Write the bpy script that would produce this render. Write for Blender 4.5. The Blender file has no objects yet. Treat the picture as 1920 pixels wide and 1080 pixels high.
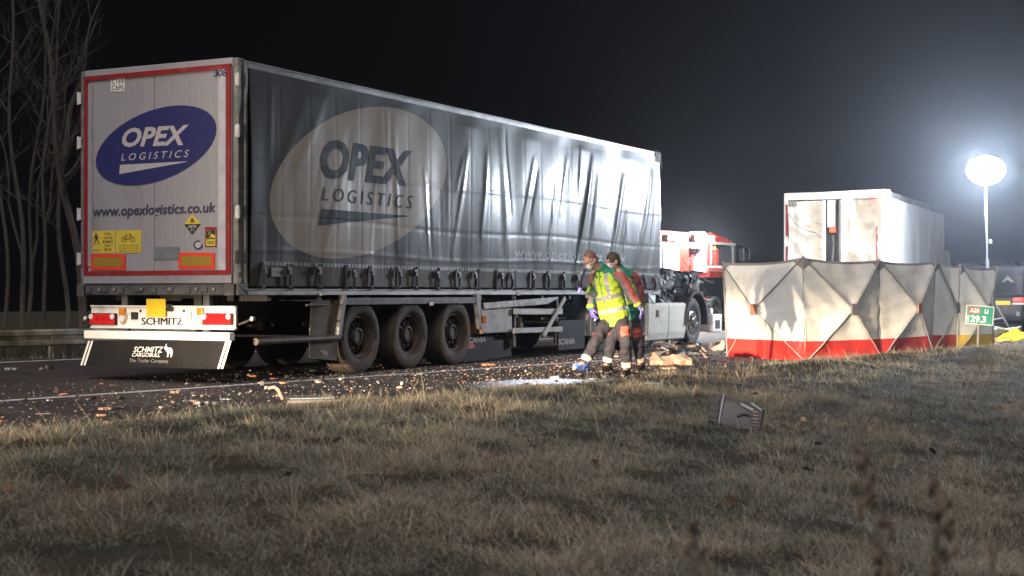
import bpy, bmesh, math, random
import numpy as np
from mathutils import Vector, Matrix, noise as mnoise
random.seed(7)
rng = np.random.default_rng(11)
SC = bpy.context.scene
COL = SC.collection
# ------------------------------------------------------------------ camera
FPX, CAMZ, PITCH = 2765.0, 1.10, 0.0035
cam = bpy.data.cameras.new('camera')
cam.sensor_width = 36.0
cam.lens = FPX / 1920 * 36.0
cam.clip_start, cam.clip_end = 0.1, 1000
cam.dof.use_dof = True
cam.dof.focus_distance = 21.0
cam.dof.aperture_fstop = 3.2
camo = bpy.data.objects.new('camera', cam)
camo.location = (0, 0, CAMZ)
camo.rotation_euler = (math.pi / 2 + PITCH, 0, 0)
COL.objects.link(camo)
SC.camera = camo
# ------------------------------------------------------------------ world
W = bpy.data.worlds.new('World')
SC.world = W
W.use_nodes = True
bg = W.node_tree.nodes['Background']
bg.inputs[0].default_value = (0.0022, 0.0017, 0.0021, 1)
bg.inputs[1].default_value = 1.0
# ------------------------------------------------------------------ night fill: soft lamp added for the unseen lights behind the camera
sun = bpy.data.lights.new('night_fill', 'SUN')
sun.energy = 2.45
sun.angle = math.radians(50)
sun.color = (1.0, 0.93, 0.96)
suno = bpy.data.objects.new('night_fill', sun)
suno.rotation_euler = Vector((-0.25, -0.60, 0.85)).to_track_quat('Z', 'Y').to_euler()
COL.objects.link(suno)
# assumed low beams of an unseen car, added by the shoulder behind the trailer
HEAD_POWER = 175000.0
def assumed_headlight(loc, aim):
    l = bpy.data.lights.new('assumed_headlight', 'SPOT')
    l.energy = HEAD_POWER
    l.color = (1.0, 0.80, 0.58)
    l.spot_size = math.radians(100)
    l.spot_blend = 0.6
    l.shadow_soft_size = 0.16
    l.use_nodes = True
    nt = l.node_tree
    em = nt.nodes['Emission']
    tc = nt.nodes.new('ShaderNodeTexCoord')
    sp = nt.nodes.new('ShaderNodeSeparateXYZ')
    nt.links.new(tc.outputs['Normal'], sp.inputs[0])
    mr = nt.nodes.new('ShaderNodeMapRange')      # the lens pattern of a dipped beam: dark above the cut-off
    mr.interpolation_type = 'SMOOTHSTEP'
    mr.inputs['From Min'].default_value = -0.007
    mr.inputs['From Max'].default_value = 0.014
    mr.inputs['To Min'].default_value = 1.0
    mr.inputs['To Max'].default_value = 0.13
    nt.links.new(sp.outputs['Y'], mr.inputs['Value'])
    mx = nt.nodes.new('ShaderNodeMapRange')      # and set weaker towards the left, to dim the trailer's rear
    mx.interpolation_type = 'SMOOTHSTEP'
    for k, v in (('From Min', -0.16), ('From Max', -0.04), ('To Min', 0.075), ('To Max', 1.0)): mx.inputs[k].default_value = v
    nt.links.new(sp.outputs['X'], mx.inputs['Value'])
    ml = nt.nodes.new('ShaderNodeMath'); ml.operation = 'MULTIPLY'
    nt.links.new(mr.outputs[0], ml.inputs[0]); nt.links.new(mx.outputs[0], ml.inputs[1])
    last = ml.outputs[0]
    for axis, a, b, va, vb in (('X', .01, .15, 1.0, .04), ('Y', -.034, -.015, .0, 1.0)):      # little spill to the far side and on the near ground
        q = nt.nodes.new('ShaderNodeMapRange'); q.interpolation_type = 'SMOOTHSTEP'
        for k, v in (('From Min', a), ('From Max', b), ('To Min', va), ('To Max', vb)): q.inputs[k].default_value = v
        nt.links.new(sp.outputs[axis], q.inputs['Value'])
        m = nt.nodes.new('ShaderNodeMath'); m.operation = 'MULTIPLY'
        nt.links.new(last, m.inputs[0]); nt.links.new(q.outputs[0], m.inputs[1]); last = m.outputs[0]
    nt.links.new(last, em.inputs['Strength'])
    o = bpy.data.objects.new('assumed_headlight', l)
    o.location = loc
    o.rotation_euler = (Vector(loc) - Vector(aim)).to_track_quat('Z', 'Y').to_euler()
    COL.objects.link(o)
for dx, dy in ((0, 0), (-1.1, 0.8)):
    assumed_headlight((-17.0 + dx, -9.5 + dy, 0.78), (-17.0 + dx + 22.0, -9.5 + dy + 33.5, 0.78))
# ------------------------------------------------------------------ exposure
SC.view_settings.view_transform = 'Standard'
SC.view_settings.look = 'None'
SC.view_settings.exposure = 0.0
SC.view_settings.gamma = 1.0
SC.view_settings.use_curve_mapping = False
SC.render.engine = 'CYCLES'
SC.cycles.use_denoising = True
SC.cycles.max_bounces = 6
SC.cycles.volume_bounces = 0
SC.cycles.sample_clamp_indirect = 4.0
SC.cycles.caustics_reflective = False
SC.cycles.caustics_refractive = False

# ------------------------------------------------------------------ survey helpers: pixel of the photograph -> point of the place
def ray(px, py):
    x, y = (px - 960) / FPX, (540 - py) / FPX
    c, s = math.cos(PITCH), math.sin(PITCH)
    return Vector((x, c - s * y, s + c * y))
def at(px, py, Y):
    d = ray(px, py); return Vector((0, 0, CAMZ)) + d * (Y / d.y)
def gnd(px, py, z=0.0):
    d = ray(px, py); return Vector((0, 0, CAMZ)) + d * ((z - CAMZ) / d.z)
class Frame:
    """a vehicle's own axes: x forward, y left, z up, origin on the ground under its right rear corner"""
    def __init__(s, X, Y, yaw):
        s.o = Vector((X, Y, 0)); a = math.radians(yaw)
        s.d = Vector((math.sin(a), math.cos(a), 0)); s.n = Vector((-math.cos(a), math.sin(a), 0))
        s.rz = math.pi / 2 - a
    def loc(s, w):
        r = w - s.o; return Vector((r.dot(s.d), r.dot(s.n), r.z))
    def world(s, x, y, z):
        return s.o + s.d * x + s.n * y + Vector((0, 0, z))
    def side(s, px, py, y=0.0):
        d = ray(px, py); c = Vector((0, 0, CAMZ))
        t = (y - (c - s.o).dot(s.n)) / d.dot(s.n)
        q = s.loc(c + d * t); return q.x, q.z
    def rear(s, px, py, x=0.0):
        d = ray(px, py); c = Vector((0, 0, CAMZ))
        t = (x - (c - s.o).dot(s.d)) / d.dot(s.d)
        q = s.loc(c + d * t); return q.y, q.z

# ------------------------------------------------------------------ materials
MATS = {}
def rgba(c): return (c[0], c[1], c[2], 1)
def mat(name, c1, c2=None, rough=0.5, metal=0.0, scale=6.0, bump=0.0, bscale=60.0, dirt=None, damt=0.45, dscale=3.0,
        spec=0.5, emit=None, estr=0.0, alpha=None, trans=0.0, stretch=None, hook=None, rvar=0.12):
    if name in MATS: return MATS[name]
    m = bpy.data.materials.new(name); m.use_nodes = True
    nt = m.node_tree; N, L = nt.nodes, nt.links
    b = N['Principled BSDF']; out = N['Material Output']
    tc = N.new('ShaderNodeTexCoord'); src = tc.outputs['Object']
    if stretch:
        mp = N.new('ShaderNodeMapping'); mp.inputs['Scale'].default_value = stretch
        L.new(src, mp.inputs['Vector']); src = mp.outputs[0]
    n1 = N.new('ShaderNodeTexNoise'); n1.inputs['Scale'].default_value = scale; n1.inputs['Detail'].default_value = 6
    L.new(src, n1.inputs['Vector'])
    c2 = c2 or tuple(x * 0.8 for x in c1)
    mx = N.new('ShaderNodeMix'); mx.data_type = 'RGBA'
    mx.inputs[6].default_value = rgba(c1); mx.inputs[7].default_value = rgba(c2)
    mr = N.new('ShaderNodeMapRange'); mr.inputs['From Min'].default_value = 0.35; mr.inputs['From Max'].default_value = 0.65
    L.new(n1.outputs[0], mr.inputs['Value']); L.new(mr.outputs[0], mx.inputs[0])
    colour = mx.outputs[2]
    if dirt:
        n2 = N.new('ShaderNodeTexNoise'); n2.inputs['Scale'].default_value = dscale; n2.inputs['Detail'].default_value = 9
        n2.inputs['Roughness'].default_value = 0.7
        L.new(src, n2.inputs['Vector'])
        m2 = N.new('ShaderNodeMapRange'); m2.inputs['From Min'].default_value = 0.66 - damt * 0.4; m2.inputs['From Max'].default_value = 0.85 - damt * 0.3
        m2.inputs['To Max'].default_value = 0.9
        L.new(n2.outputs[0], m2.inputs['Value'])
        md = N.new('ShaderNodeMix'); md.data_type = 'RGBA'; md.inputs[7].default_value = rgba(dirt)
        L.new(m2.outputs[0], md.inputs[0]); L.new(colour, md.inputs[6]); colour = md.outputs[2]
    if hook: colour = hook(N, L, tc, colour)
    L.new(colour, b.inputs['Base Color'])
    rr = N.new('ShaderNodeMapRange'); rr.inputs['To Min'].default_value = max(0.03, rough - rvar); rr.inputs['To Max'].default_value = min(1, rough + rvar)
    L.new(n1.outputs[0], rr.inputs['Value']); L.new(rr.outputs[0], b.inputs['Roughness'])
    b.inputs['Metallic'].default_value = metal
    b.inputs['Specular IOR Level'].default_value = spec
    if emit:
        b.inputs['Emission Color'].default_value = rgba(emit); b.inputs['Emission Strength'].default_value = estr
    if alpha is not None: b.inputs['Alpha'].default_value = alpha
    if bump:
        n3 = N.new('ShaderNodeTexNoise'); n3.inputs['Scale'].default_value = bscale; n3.inputs['Detail'].default_value = 5
        L.new(src, n3.inputs['Vector'])
        bp = N.new('ShaderNodeBump'); bp.inputs['Strength'].default_value = bump; bp.inputs['Distance'].default_value = 0.02
        L.new(n3.outputs[0], bp.inputs['Height']); L.new(bp.outputs[0], b.inputs['Normal'])
    if trans:
        tr = N.new('ShaderNodeBsdfTranslucent'); L.new(colour, tr.inputs[0])
        ms = N.new('ShaderNodeMixShader'); ms.inputs[0].default_value = trans
        L.new(b.outputs[0], ms.inputs[1]); L.new(tr.outputs[0], ms.inputs[2]); L.new(ms.outputs[0], out.inputs[0])
    MATS[name] = m
    return m
def attr_mat(name, ramp, attr='tone', rough=0.8, trans=0.0, spec=0.3):
    m = bpy.data.materials.new(name); m.use_nodes = True
    N, L = m.node_tree.nodes, m.node_tree.links
    b = N['Principled BSDF']
    a = N.new('ShaderNodeAttribute'); a.attribute_name = attr
    r = N.new('ShaderNodeValToRGB'); e = r.color_ramp.elements
    while len(e) < len(ramp): e.new(0.5)
    for k, (p, c) in enumerate(ramp): e[k].position = p; e[k].color = rgba(c)
    L.new(a.outputs['Fac'], r.inputs[0]); L.new(r.outputs[0], b.inputs['Base Color'])
    b.inputs['Roughness'].default_value = rough; b.inputs['Specular IOR Level'].default_value = spec
    if trans:
        tr = N.new('ShaderNodeBsdfTranslucent'); L.new(r.outputs[0], tr.inputs[0])
        ms = N.new('ShaderNodeMixShader'); ms.inputs[0].default_value = trans
        L.new(b.outputs[0], ms.inputs[1]); L.new(tr.outputs[0], ms.inputs[2]); L.new(ms.outputs[0], N['Material Output'].inputs[0])
    return m

# ------------------------------------------------------------------ mesh building
def tag(o, label=None, cat=None, group=None, kind=None):
    for k, v in (('label', label), ('category', cat), ('group', group), ('kind', kind)):
        if v: o[k] = v
    return o
def thing(name, label, cat, loc=(0, 0, 0), rz=0.0, group=None, rot=None):
    o = bpy.data.objects.new(name, None); COL.objects.link(o)
    o.empty_display_size = 0.2
    o.location = loc; o.rotation_euler = rot if rot else (0, 0, rz)
    return tag(o, label, cat, group)
def rotm(rx=0, ry=0, rz=0):
    return Matrix.Rotation(rz, 3, 'Z') @ Matrix.Rotation(ry, 3, 'Y') @ Matrix.Rotation(rx, 3, 'X')
class MB:
    def __init__(s): s.v, s.f, s.m = [], [], []
    def add(s, v, f, m=0):
        n = len(s.v); s.v += [tuple(p) for p in v]; s.f += [tuple(i + n for i in q) for q in f]; s.m += [m] * len(f); return s
    def box(s, c, d, R=None, m=0, taper=1.0):
        c = Vector(c); v = []
        for z in (-.5, .5):
            k = taper if z > 0 else 1.0
            for x, y in ((-.5, -.5), (.5, -.5), (.5, .5), (-.5, .5)):
                p = Vector((x * d[0] * k, y * d[1] * k, z * d[2]))
                v.append(c + (R @ p if R else p))
        return s.add(v, [(3, 2, 1, 0), (4, 5, 6, 7), (0, 1, 5, 4), (1, 2, 6, 5), (2, 3, 7, 6), (3, 0, 4, 7)], m)
    def span(s, a, b, m=0):
        a, b = Vector(a), Vector(b)
        return s.box((a + b) / 2, [abs(x) for x in (b - a)], None, m)
    def bar(s, p, q, w, h, m=0, up=(0, 0, 1)):
        p, q = Vector(p), Vector(q); x = (q - p).normalized(); u = Vector(up)
        y = u.cross(x)
        if y.length < 1e-4: y = Vector((0, 1, 0)).cross(x)
        y.normalize(); z = x.cross(y)
        R = Matrix((x, y, z)).transposed()
        return s.box((p + q) / 2, ((q - p).length, w, h), R, m)
    def tube(s, path, r, n=8, m=0, caps=True):
        path = [Vector(p) for p in path]
        r = r if hasattr(r, '__len__') else [r] * len(path)
        v, f = [], []; prev = None
        for i, p in enumerate(path):
            t = (path[min(i + 1, len(path) - 1)] - path[max(i - 1, 0)])
            t = t.normalized() if t.length > 1e-9 else Vector((0, 0, 1))
            if prev is None:
                a = Vector((0, 0, 1)) if abs(t.z) < .9 else Vector((1, 0, 0))
                x = t.cross(a).normalized()
            else:
                x = prev - t * prev.dot(t); x = x.normalized() if x.length > 1e-6 else t.orthogonal().normalized()
            prev = x; y = t.cross(x)
            for k in range(n):
                a = 2 * math.pi * k / n
                v.append(p + (x * math.cos(a) + y * math.sin(a)) * r[i])
        for i in range(len(path) - 1):
            for k in range(n):
                k2 = (k + 1) % n
                f.append((i * n + k, i * n + k2, (i + 1) * n + k2, (i + 1) * n + k))
        if caps:
            f.append(tuple(range(n - 1, -1, -1))); f.append(tuple((len(path) - 1) * n + k for k in range(n)))
        return s.add(v, f, m)
    def lathe(s, prof, o, axis, n=32, m=0, skip=None, a0=0.0):
        o = Vector(o); ax = Vector(axis).normalized(); x = ax.orthogonal().normalized()
        if abs(ax.z) < .9: x = (Vector((0, 0, 1)) - ax * ax.z).normalized()
        y = ax.cross(x); v, f = [], []
        for r, h in prof:
            for k in range(n):
                a = a0 + 2 * math.pi * k / n
                v.append(o + ax * h + (x * math.cos(a) + y * math.sin(a)) * r)
        for i in range(len(prof) - 1):
            for k in range(n):
                if skip and skip(i, k): continue
                k2 = (k + 1) % n
                f.append((i * n + k, i * n + k2, (i + 1) * n + k2, (i + 1) * n + k))
        return s.add(v, f, m)
    def prism(s, pts, a, b, m=0):
        """closed outline pts -> solid; a, b map an outline point to the near and the far face"""
        n = len(pts); v = [a(p) for p in pts] + [b(p) for p in pts]
        f = [tuple(range(n)), tuple(range(2 * n - 1, n - 1, -1))] + [(i, i + n, (i + 1) % n + n, (i + 1) % n) for i in range(n)]
        return s.add(v, f, m)
    def ball(s, c, r, n=12, m=0, R=None):
        r = r if hasattr(r, '__len__') else (r, r, r); c = Vector(c); v, f = [], []; h = max(4, n // 2)
        for i in range(h + 1):
            th = math.pi * i / h
            for k in range(n):
                a = 2 * math.pi * k / n
                p = Vector((r[0] * math.sin(th) * math.cos(a), r[1] * math.sin(th) * math.sin(a), r[2] * math.cos(th)))
                v.append(c + (R @ p if R else p))
        for i in range(h):
            for k in range(n):
                k2 = (k + 1) % n
                f.append((i * n + k, (i + 1) * n + k, (i + 1) * n + k2, i * n + k2))
        return s.add(v, f, m)
    def build(s, name, mats, parent=None, smooth=False, bevel=0.0, seg=1, clean=True, angle=40):
        me = bpy.data.meshes.new(name)
        me.from_pydata([tuple(p) for p in s.v], [], s.f)
        mats = mats if isinstance(mats, (list, tuple)) else [mats]
        for x in mats: me.materials.append(x)
        me.polygons.foreach_set('material_index', s.m)
        bm = bmesh.new(); bm.from_mesh(me)
        if clean:
            bmesh.ops.remove_doubles(bm, verts=bm.verts, dist=1e-5)
        bmesh.ops.recalc_face_normals(bm, faces=bm.faces)
        if bevel:
            es = [e for e in bm.edges if len(e.link_faces) == 2 and e.calc_face_angle(0) > math.radians(35)]
            bmesh.ops.bevel(bm, geom=es, offset=bevel, segments=seg, affect='EDGES', profile=0.6, clamp_overlap=True)
        if smooth:
            for p in bm.faces: p.smooth = True
            for e in bm.edges:
                if len(e.link_faces) == 2 and e.calc_face_angle(0) > math.radians(angle): e.smooth = False
        bm.to_mesh(me); bm.free()
        return link(name, me, parent)
def link(name, me, parent=None):
    o = bpy.data.objects.new(name, me); COL.objects.link(o)
    if parent: o.parent = parent
    return o
def copy_tree(o, parent=None):
    c = o.copy(); COL.objects.link(c)
    if parent: c.parent = parent
    for ch in [x for x in bpy.data.objects if x.parent == o]: copy_tree(ch, c)
    return c
def np_mesh(name, V, F, m, tone=None, parent=None, smooth=False):
    """big mesh from arrays: V (n,3), F list of (k,q) int arrays"""
    me = bpy.data.meshes.new(name)
    me.vertices.add(len(V)); me.vertices.foreach_set('co', np.ascontiguousarray(V, np.float32).ravel())
    ls = np.concatenate([f.ravel() for f in F]).astype(np.int32)
    tot = np.concatenate([np.full(len(f), f.shape[1]) for f in F]).astype(np.int32)
    st = np.concatenate([[0], np.cumsum(tot)[:-1]]).astype(np.int32)
    me.loops.add(len(ls)); me.loops.foreach_set('vertex_index', ls)
    me.polygons.add(len(tot)); me.polygons.foreach_set('loop_start', st); me.polygons.foreach_set('loop_total', tot)
    if smooth: me.polygons.foreach_set('use_smooth', np.ones(len(tot), bool))
    me.update(calc_edges=True)
    if tone is not None:
        a = me.attributes.new('tone', 'FLOAT', 'POINT'); a.data.foreach_set('value', np.ascontiguousarray(tone, np.float32))
    me.materials.append(m)
    return link(name, me, parent)
# lettering: (triangulated) outline of a line of text scaled into the unit square
_T = {}
def glyphs(s, shear=0.0, bold=0.0, space=1.0):
    k = (s, shear, bold, space)
    if k not in _T:
        c = bpy.data.curves.new('lettering', 'FONT'); c.body = s; c.shear = shear; c.offset = bold; c.space_character = space
        c.resolution_u = 3; c.fill_mode = 'FRONT'
        o = bpy.data.objects.new('lettering', c)
        me = o.to_mesh()
        v = [(p.co.x, p.co.y) for p in me.vertices]; f = [tuple(p.vertices) for p in me.polygons]
        o.to_mesh_clear(); bpy.data.objects.remove(o); bpy.data.curves.remove(c)
        x0, x1 = min(p[0] for p in v), max(p[0] for p in v); y0, y1 = min(p[1] for p in v), max(p[1] for p in v)
        _T[k] = ([((p[0] - x0) / (x1 - x0), (p[1] - y0) / (y1 - y0)) for p in v], f)
    return _T[k]
def lettering(mb, s, to3d, m=0, **kw):
    v, f = glyphs(s, **kw); mb.add([to3d(u, w) for u, w in v], f, m)
def quad(bl, br, tr, tl):
    """bilinear map of the unit square on four 3-D corners"""
    bl, br, tr, tl = map(Vector, (bl, br, tr, tl))
    return lambda u, w: (bl * (1 - u) + br * u) * (1 - w) + (tl * (1 - u) + tr * u) * w
def subdivide(mb, L):
    """split edges longer than L so that print follows a folded sheet"""
    me = bpy.data.meshes.new('tmp'); me.from_pydata(mb.v, [], mb.f)
    bm = bmesh.new(); bm.from_mesh(me)
    for _ in range(7):
        bmesh.ops.triangulate(bm, faces=bm.faces)
        es = [e for e in bm.edges if e.calc_length() > L]
        if not es: break
        bmesh.ops.subdivide_edges(bm, edges=es, cuts=1)
    bmesh.ops.triangulate(bm, faces=bm.faces)
    r = MB(); r.add([v.co.copy() for v in bm.verts], [[v.index for v in f.verts] for f in bm.faces] if not bm.verts.index_update() else [])
    bm.free(); bpy.data.meshes.remove(me)
    return r
# ================================================================== THE SETTING
RO = Vector((-4.06, 11.68, 0)); RA = math.radians(36.6)
RU = Vector((math.sin(RA), math.cos(RA), 0)); RN = Vector((-math.cos(RA), math.sin(RA), 0))
def road(t, s, z=0.0): return RO + RU * t + RN * s + Vector((0, 0, z))
def to_ts(X, Y):
    dx, dy = X - RO.x, Y - RO.y
    return dx * RU.x + dy * RU.y, dx * RN.x + dy * RN.y
def sm(a, b, x):
    q = np.clip((x - a) / (b - a), 0, 1); return q * q * (3 - 2 * q)
def lump(X, Y):      # uneven turf
    return (0.030 * np.sin(1.9 * X + 0.7 * Y + 1) * np.sin(1.3 * Y - 0.6 * X) + 0.022 * np.sin(3.7 * X - 1.1 * Y) * np.sin(3.1 * Y + 0.4 * X + 2)
            + 0.022 * np.sin(7.3 * X + 2.2 * Y) * np.sin(6.1 * Y - 1.7 * X) + .014 * np.sin(13.1 * X - 3.2 * Y) * np.sin(11.7 * Y + 2.7 * X + 1))
EDGE_W = lambda t: 0.38 + 0.16 * np.sin(1.7 * t) + 0.10 * np.sin(4.3 * t + 1) + 0.06 * np.sin(9.1 * t + 2)
def height(X, Y):
    t, s = to_ts(X, Y)
    e = s + EDGE_W(t)
    near = 0.05 * np.exp(-((s + 1.0) / 0.9) ** 2) - 0.40 * sm(-2.0, -8.5, s) - 0.25 * sm(-8.5, -14, s) + lump(X, Y) * sm(0.1, -0.8, e)
    near = near + 0.20 * np.exp(-(((X - 7.4) / 1.5) ** 2 + ((Y - 23.6) / 0.8) ** 2)) + 0.10 * np.exp(-(((X - 5.0) / 1.4) ** 2 + ((Y - 20.9) / 0.9) ** 2))
    near = near - 0.16 * np.exp(-(((X - 3.2) / 0.9) ** 2 + ((Y - 9.0) / 0.8) ** 2))
    near = near + 0.10 * sm(27, 32, Y) * sm(0.5, -1.0, s)
    far = -0.28 * sm(10.9, 12.8, s) - 0.5 * sm(14, 20, s) + lump(X, Y) * sm(11, 12, s)
    return np.where(e < 0, near, np.where(s > 10.9, far - 0.0, -0.03))
def axis(a, b, lo, hi, fine, k=1.25):
    x = list(np.arange(lo, hi, fine)); st = fine; p = hi
    while p < b: x.append(p); st *= k; p += st
    st = fine; p = lo - fine
    while p > a: x.insert(0, p); st *= k; p -= st
    return np.array([a] + x + [b])
tt = axis(-80, 150, -12, 40, 0.22); ss = axis(-110, 120, -12, 1.2, 0.16)
T2, S2 = np.meshgrid(tt, ss, indexing='ij')
GX = RO.x + RU.x * T2 + RN.x * S2; GY = RO.y + RU.y * T2 + RN.y * S2
GZ = height(GX, GY)
nt_, ns_ = T2.shape
idx = np.arange(nt_ * ns_).reshape(nt_, ns_)
GF = np.stack([idx[:-1, :-1], idx[1:, :-1], idx[1:, 1:], idx[:-1, 1:]], -1).reshape(-1, 4)
soil = mat('turf_soil', (0.030, 0.028, 0.020), (0.060, 0.052, 0.036), rough=0.95, scale=3, bump=0.9, bscale=25, spec=0.1)
gr = np_mesh('ground', np.stack([GX, GY, GZ], -1).reshape(-1, 3), [GF], soil, smooth=True)
tag(gr, kind='structure')
# ------------------------------------------------------------------ road
def road_hook(N, L, tc, colour):      # dust and mud along the tracks, fine grit
    n = N.new('ShaderNodeTexNoise'); n.inputs['Scale'].default_value = 210; n.inputs['Detail'].default_value = 2
    L.new(tc.outputs['Object'], n.inputs['Vector'])
    r = N.new('ShaderNodeMapRange'); r.inputs['From Min'].default_value = .60; r.inputs['From Max'].default_value = .72
    L.new(n.outputs[0], r.inputs['Value'])
    m = N.new('ShaderNodeMix'); m.data_type = 'RGBA'; m.inputs[7].default_value = (.16, .145, .13, 1)
    L.new(r.outputs[0], m.inputs[0]); L.new(colour, m.inputs[6]); return m.outputs[2]
asphalt = mat('asphalt', (0.060, 0.050, 0.045), (0.042, 0.036, 0.034), rough=0.72, scale=1.3, bump=0.75, bscale=120,
              dirt=(0.085, 0.066, 0.050), damt=0.5, dscale=1.1, spec=0.35, hook=road_hook)
tr_ = np.concatenate([np.arange(-60, -12, 4), np.arange(-12, 40, 0.25), np.arange(40, 141, 4)])
V = []
for t in tr_:
    e = -float(EDGE_W(t)) + 0.10 if -12 <= t < 40 else 0.0
    e += 0.05 * math.sin(23 * t) + 0.03 * math.sin(41 * t)
    V += [road(t, e - 0.02, -0.026), road(t, e + 0.02, 0.0), road(t, 5.4, 0.0), road(t, 10.9, -0.002), road(t, 10.93, -0.05)]
n = len(tr_)
RF = np.array([(i * 5 + k, i * 5 + k + 5, i * 5 + k + 6, i * 5 + k + 1) for i in range(n - 1) for k in range(4)])
tag(np_mesh('road', np.array(V), [RF], asphalt), kind='structure')
paint = mat('road_paint', (.78, .75, .70), (.60, .57, .53), rough=0.6, scale=9, dirt=(.10, .088, .078), damt=0.45, dscale=5)
for s0, w in ((2.83, .15), (10.1, .17)):
    mb = MB()
    for t in range(-60, 140, 4):
        mb.add([road(t, s0, .004), road(t + 4, s0, .004), road(t + 4, s0 + w, .004), road(t, s0 + w, .004)], [(0, 1, 2, 3)])
    tag(mb.build('road_marking', paint), kind='structure')
for t in range(-59, 138, 12):
    tag(MB().add([road(t, 6.4, .004), road(t + 3, 6.4, .004), road(t + 3, 6.54, .004), road(t, 6.54, .004)], [(0, 1, 2, 3)]).build('road_marking', paint), kind='structure')
# ------------------------------------------------------------------ grass
def blades(P, L, Wd, az, lean, droop, tone, K=2):
    """P (n,3) roots, L length, Wd width, az lean direction, lean angle from vertical, droop extra"""
    n = len(P); tap = (1.0, 0.85, 0.6, 0) if K == 3 else (1.0, .75, 0)
    dirx, diry = np.cos(az), np.sin(az)
    sx, sy = -diry, dirx
    # blades turn a random face to the world
    tw = rng.uniform(-1.2, 1.2, n)
    sx, sy = sx * np.cos(tw) - sy * np.sin(tw), sx * np.sin(tw) + sy * np.cos(tw)
    pos = P.copy(); V = np.zeros((n, 2 * K + 1, 3))
    ang = lean.copy()
    for k in range(K + 1):
        w = Wd * tap[k]
        if k < K:
            V[:, 2 * k, 0] = pos[:, 0] - sx * w / 2; V[:, 2 * k, 1] = pos[:, 1] - sy * w / 2; V[:, 2 * k, 2] = pos[:, 2]
            V[:, 2 * k + 1, 0] = pos[:, 0] + sx * w / 2; V[:, 2 * k + 1, 1] = pos[:, 1] + sy * w / 2; V[:, 2 * k + 1, 2] = pos[:, 2]
        else: V[:, 2 * K] = pos
        st = L / K
        pos = pos + np.stack([dirx * np.sin(ang) * st, diry * np.sin(ang) * st, np.cos(ang) * st], -1)
        ang = ang + droop
    b = (np.arange(n) * (2 * K + 1))[:, None]
    q = np.concatenate([b + np.array([[2 * j, 2 * j + 1, 2 * j + 3, 2 * j + 2]]) for j in range(K - 1)])
    t3 = b + np.array([[2 * K - 2, 2 * K - 1, 2 * K]])
    return V.reshape(-1, 3), q, t3, np.repeat(tone, 2 * K + 1)
def patch(X, Y):
    return (np.sin(0.9 * X + 1.3 * Y + 0.5) * np.sin(1.1 * Y - 0.8 * X + 1.9) + 0.6 * np.sin(2.3 * X - 1.9 * Y) * np.sin(2.7 * X + 1.2 * Y + 1)
            + 0.35 * np.sin(5.1 * X + 0.9 * Y + 2) * np.sin(4.3 * Y - 1.3 * X))
def tufts(n, y0, y1, spread):
    """tuft centres inside the wedge the photograph can see of the verge"""
    Y = np.sqrt(rng.uniform(y0 ** 2, y1 ** 2, n * 4)); X = rng.uniform(-0.40, 0.42, n * 4) * Y + rng.uniform(-.6, .6, n * 4)
    t, s = to_ts(X, Y); ok = (s + EDGE_W(t) < -0.02 + rng.uniform(-.1, .12, n * 4)) & (s > -16)
    X, Y = X[ok], Y[ok]
    g = np.sin(2.9 * X + 1.3 * Y + .8) * np.sin(3.4 * Y - 1.6 * X) + .7 * np.sin(6.7 * X - 2.1 * Y + 1) * np.sin(7.4 * Y + 1.9 * X) + rng.normal(0, .25, len(X))
    keep = g > -.42; X, Y = X[keep], Y[keep]      # thin places where the dark soil shows
    return X[:n], Y[:n]
VV, QQ, TT, CC = [], [], [], []
off = 0
def grow(cnt, y0, y1, per, spread, Lr, Wr, leanr, dr, toff, tvar):
    global off
    X, Y = tufts(cnt, y0, y1, spread); m = len(X)
    p0 = patch(X, Y)
    tz = rng.normal(0, .09, m) + 0.20 * p0 + .09 * np.sin(5.3 * X + 3.1 * Y) * np.sin(4.9 * Y - 2.2 * X)
    tl = np.clip(rng.lognormal(0, .45, m) * (1 + .25 * p0), .35, 2.6)
    caz = rng.uniform(0, 2 * math.pi, m)
    r = np.abs(rng.normal(0, spread, (m, per))); a = rng.uniform(0, 2 * math.pi, (m, per))
    bx = X[:, None] + r * np.cos(a); by = Y[:, None] + r * np.sin(a)
    k = m * per; bx, by = bx.ravel(), by.ravel()
    comb = rng.normal(0.4, .9, k) + 2.6 + 0.8 * np.sin(0.6 * bx + 0.4 * by)     # lodged by frost and traffic wind
    mixw = rng.uniform(0, 1, k) < .45
    az = np.where(mixw, comb, a.ravel() + rng.normal(0, .5, k))
    L = rng.uniform(*Lr, k) * np.repeat(tl, per)
    lean = np.clip(rng.uniform(*leanr, k), .05, 1.45)
    droop = rng.uniform(*dr, k)
    tone = toff + np.repeat(tz, per) + rng.normal(0, tvar, k)
    z = height(bx, by)
    v, q, t3, c = blades(np.stack([bx, by, z - .01], -1), L, rng.uniform(*Wr, k), az, lean, droop, tone, 3 if y1 < 11 else 2)
    VV.append(v); QQ.append(q + off); TT.append(t3 + off); CC.append(c); off += len(v)
grow(9200, 6.0, 10.5, 27, .075, (.035, .105), (.0020, .0042), (.25, 1.35), (.15, .75), .53, .20)
grow(10500, 10.0, 16.5, 24, .09, (.035, .092), (.0026, .0052), (.3, 1.35), (.2, .8), .48, .19)
grow(7200, 16.0, 36.0, 16, .12, (.035, .09), (.004, .008), (.25, 1.3), (.15, .7), .52, .16)
grow(1500, 6.0, 30.0, 4, .06, (.10, .19), (.0018, .0034), (.3, 1.3), (.05, .5), .82, .07)     # dry stalks
grass_m = attr_mat('grass_blade', [(0.0, (.040, .052, .034)), (.20, (.150, .172, .125)), (.40, (.275, .285, .225)), (.60, (.325, .280, .208)), (.82, (.37, .295, .195)), (1.0, (.48, .41, .30))], trans=.25)
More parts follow.
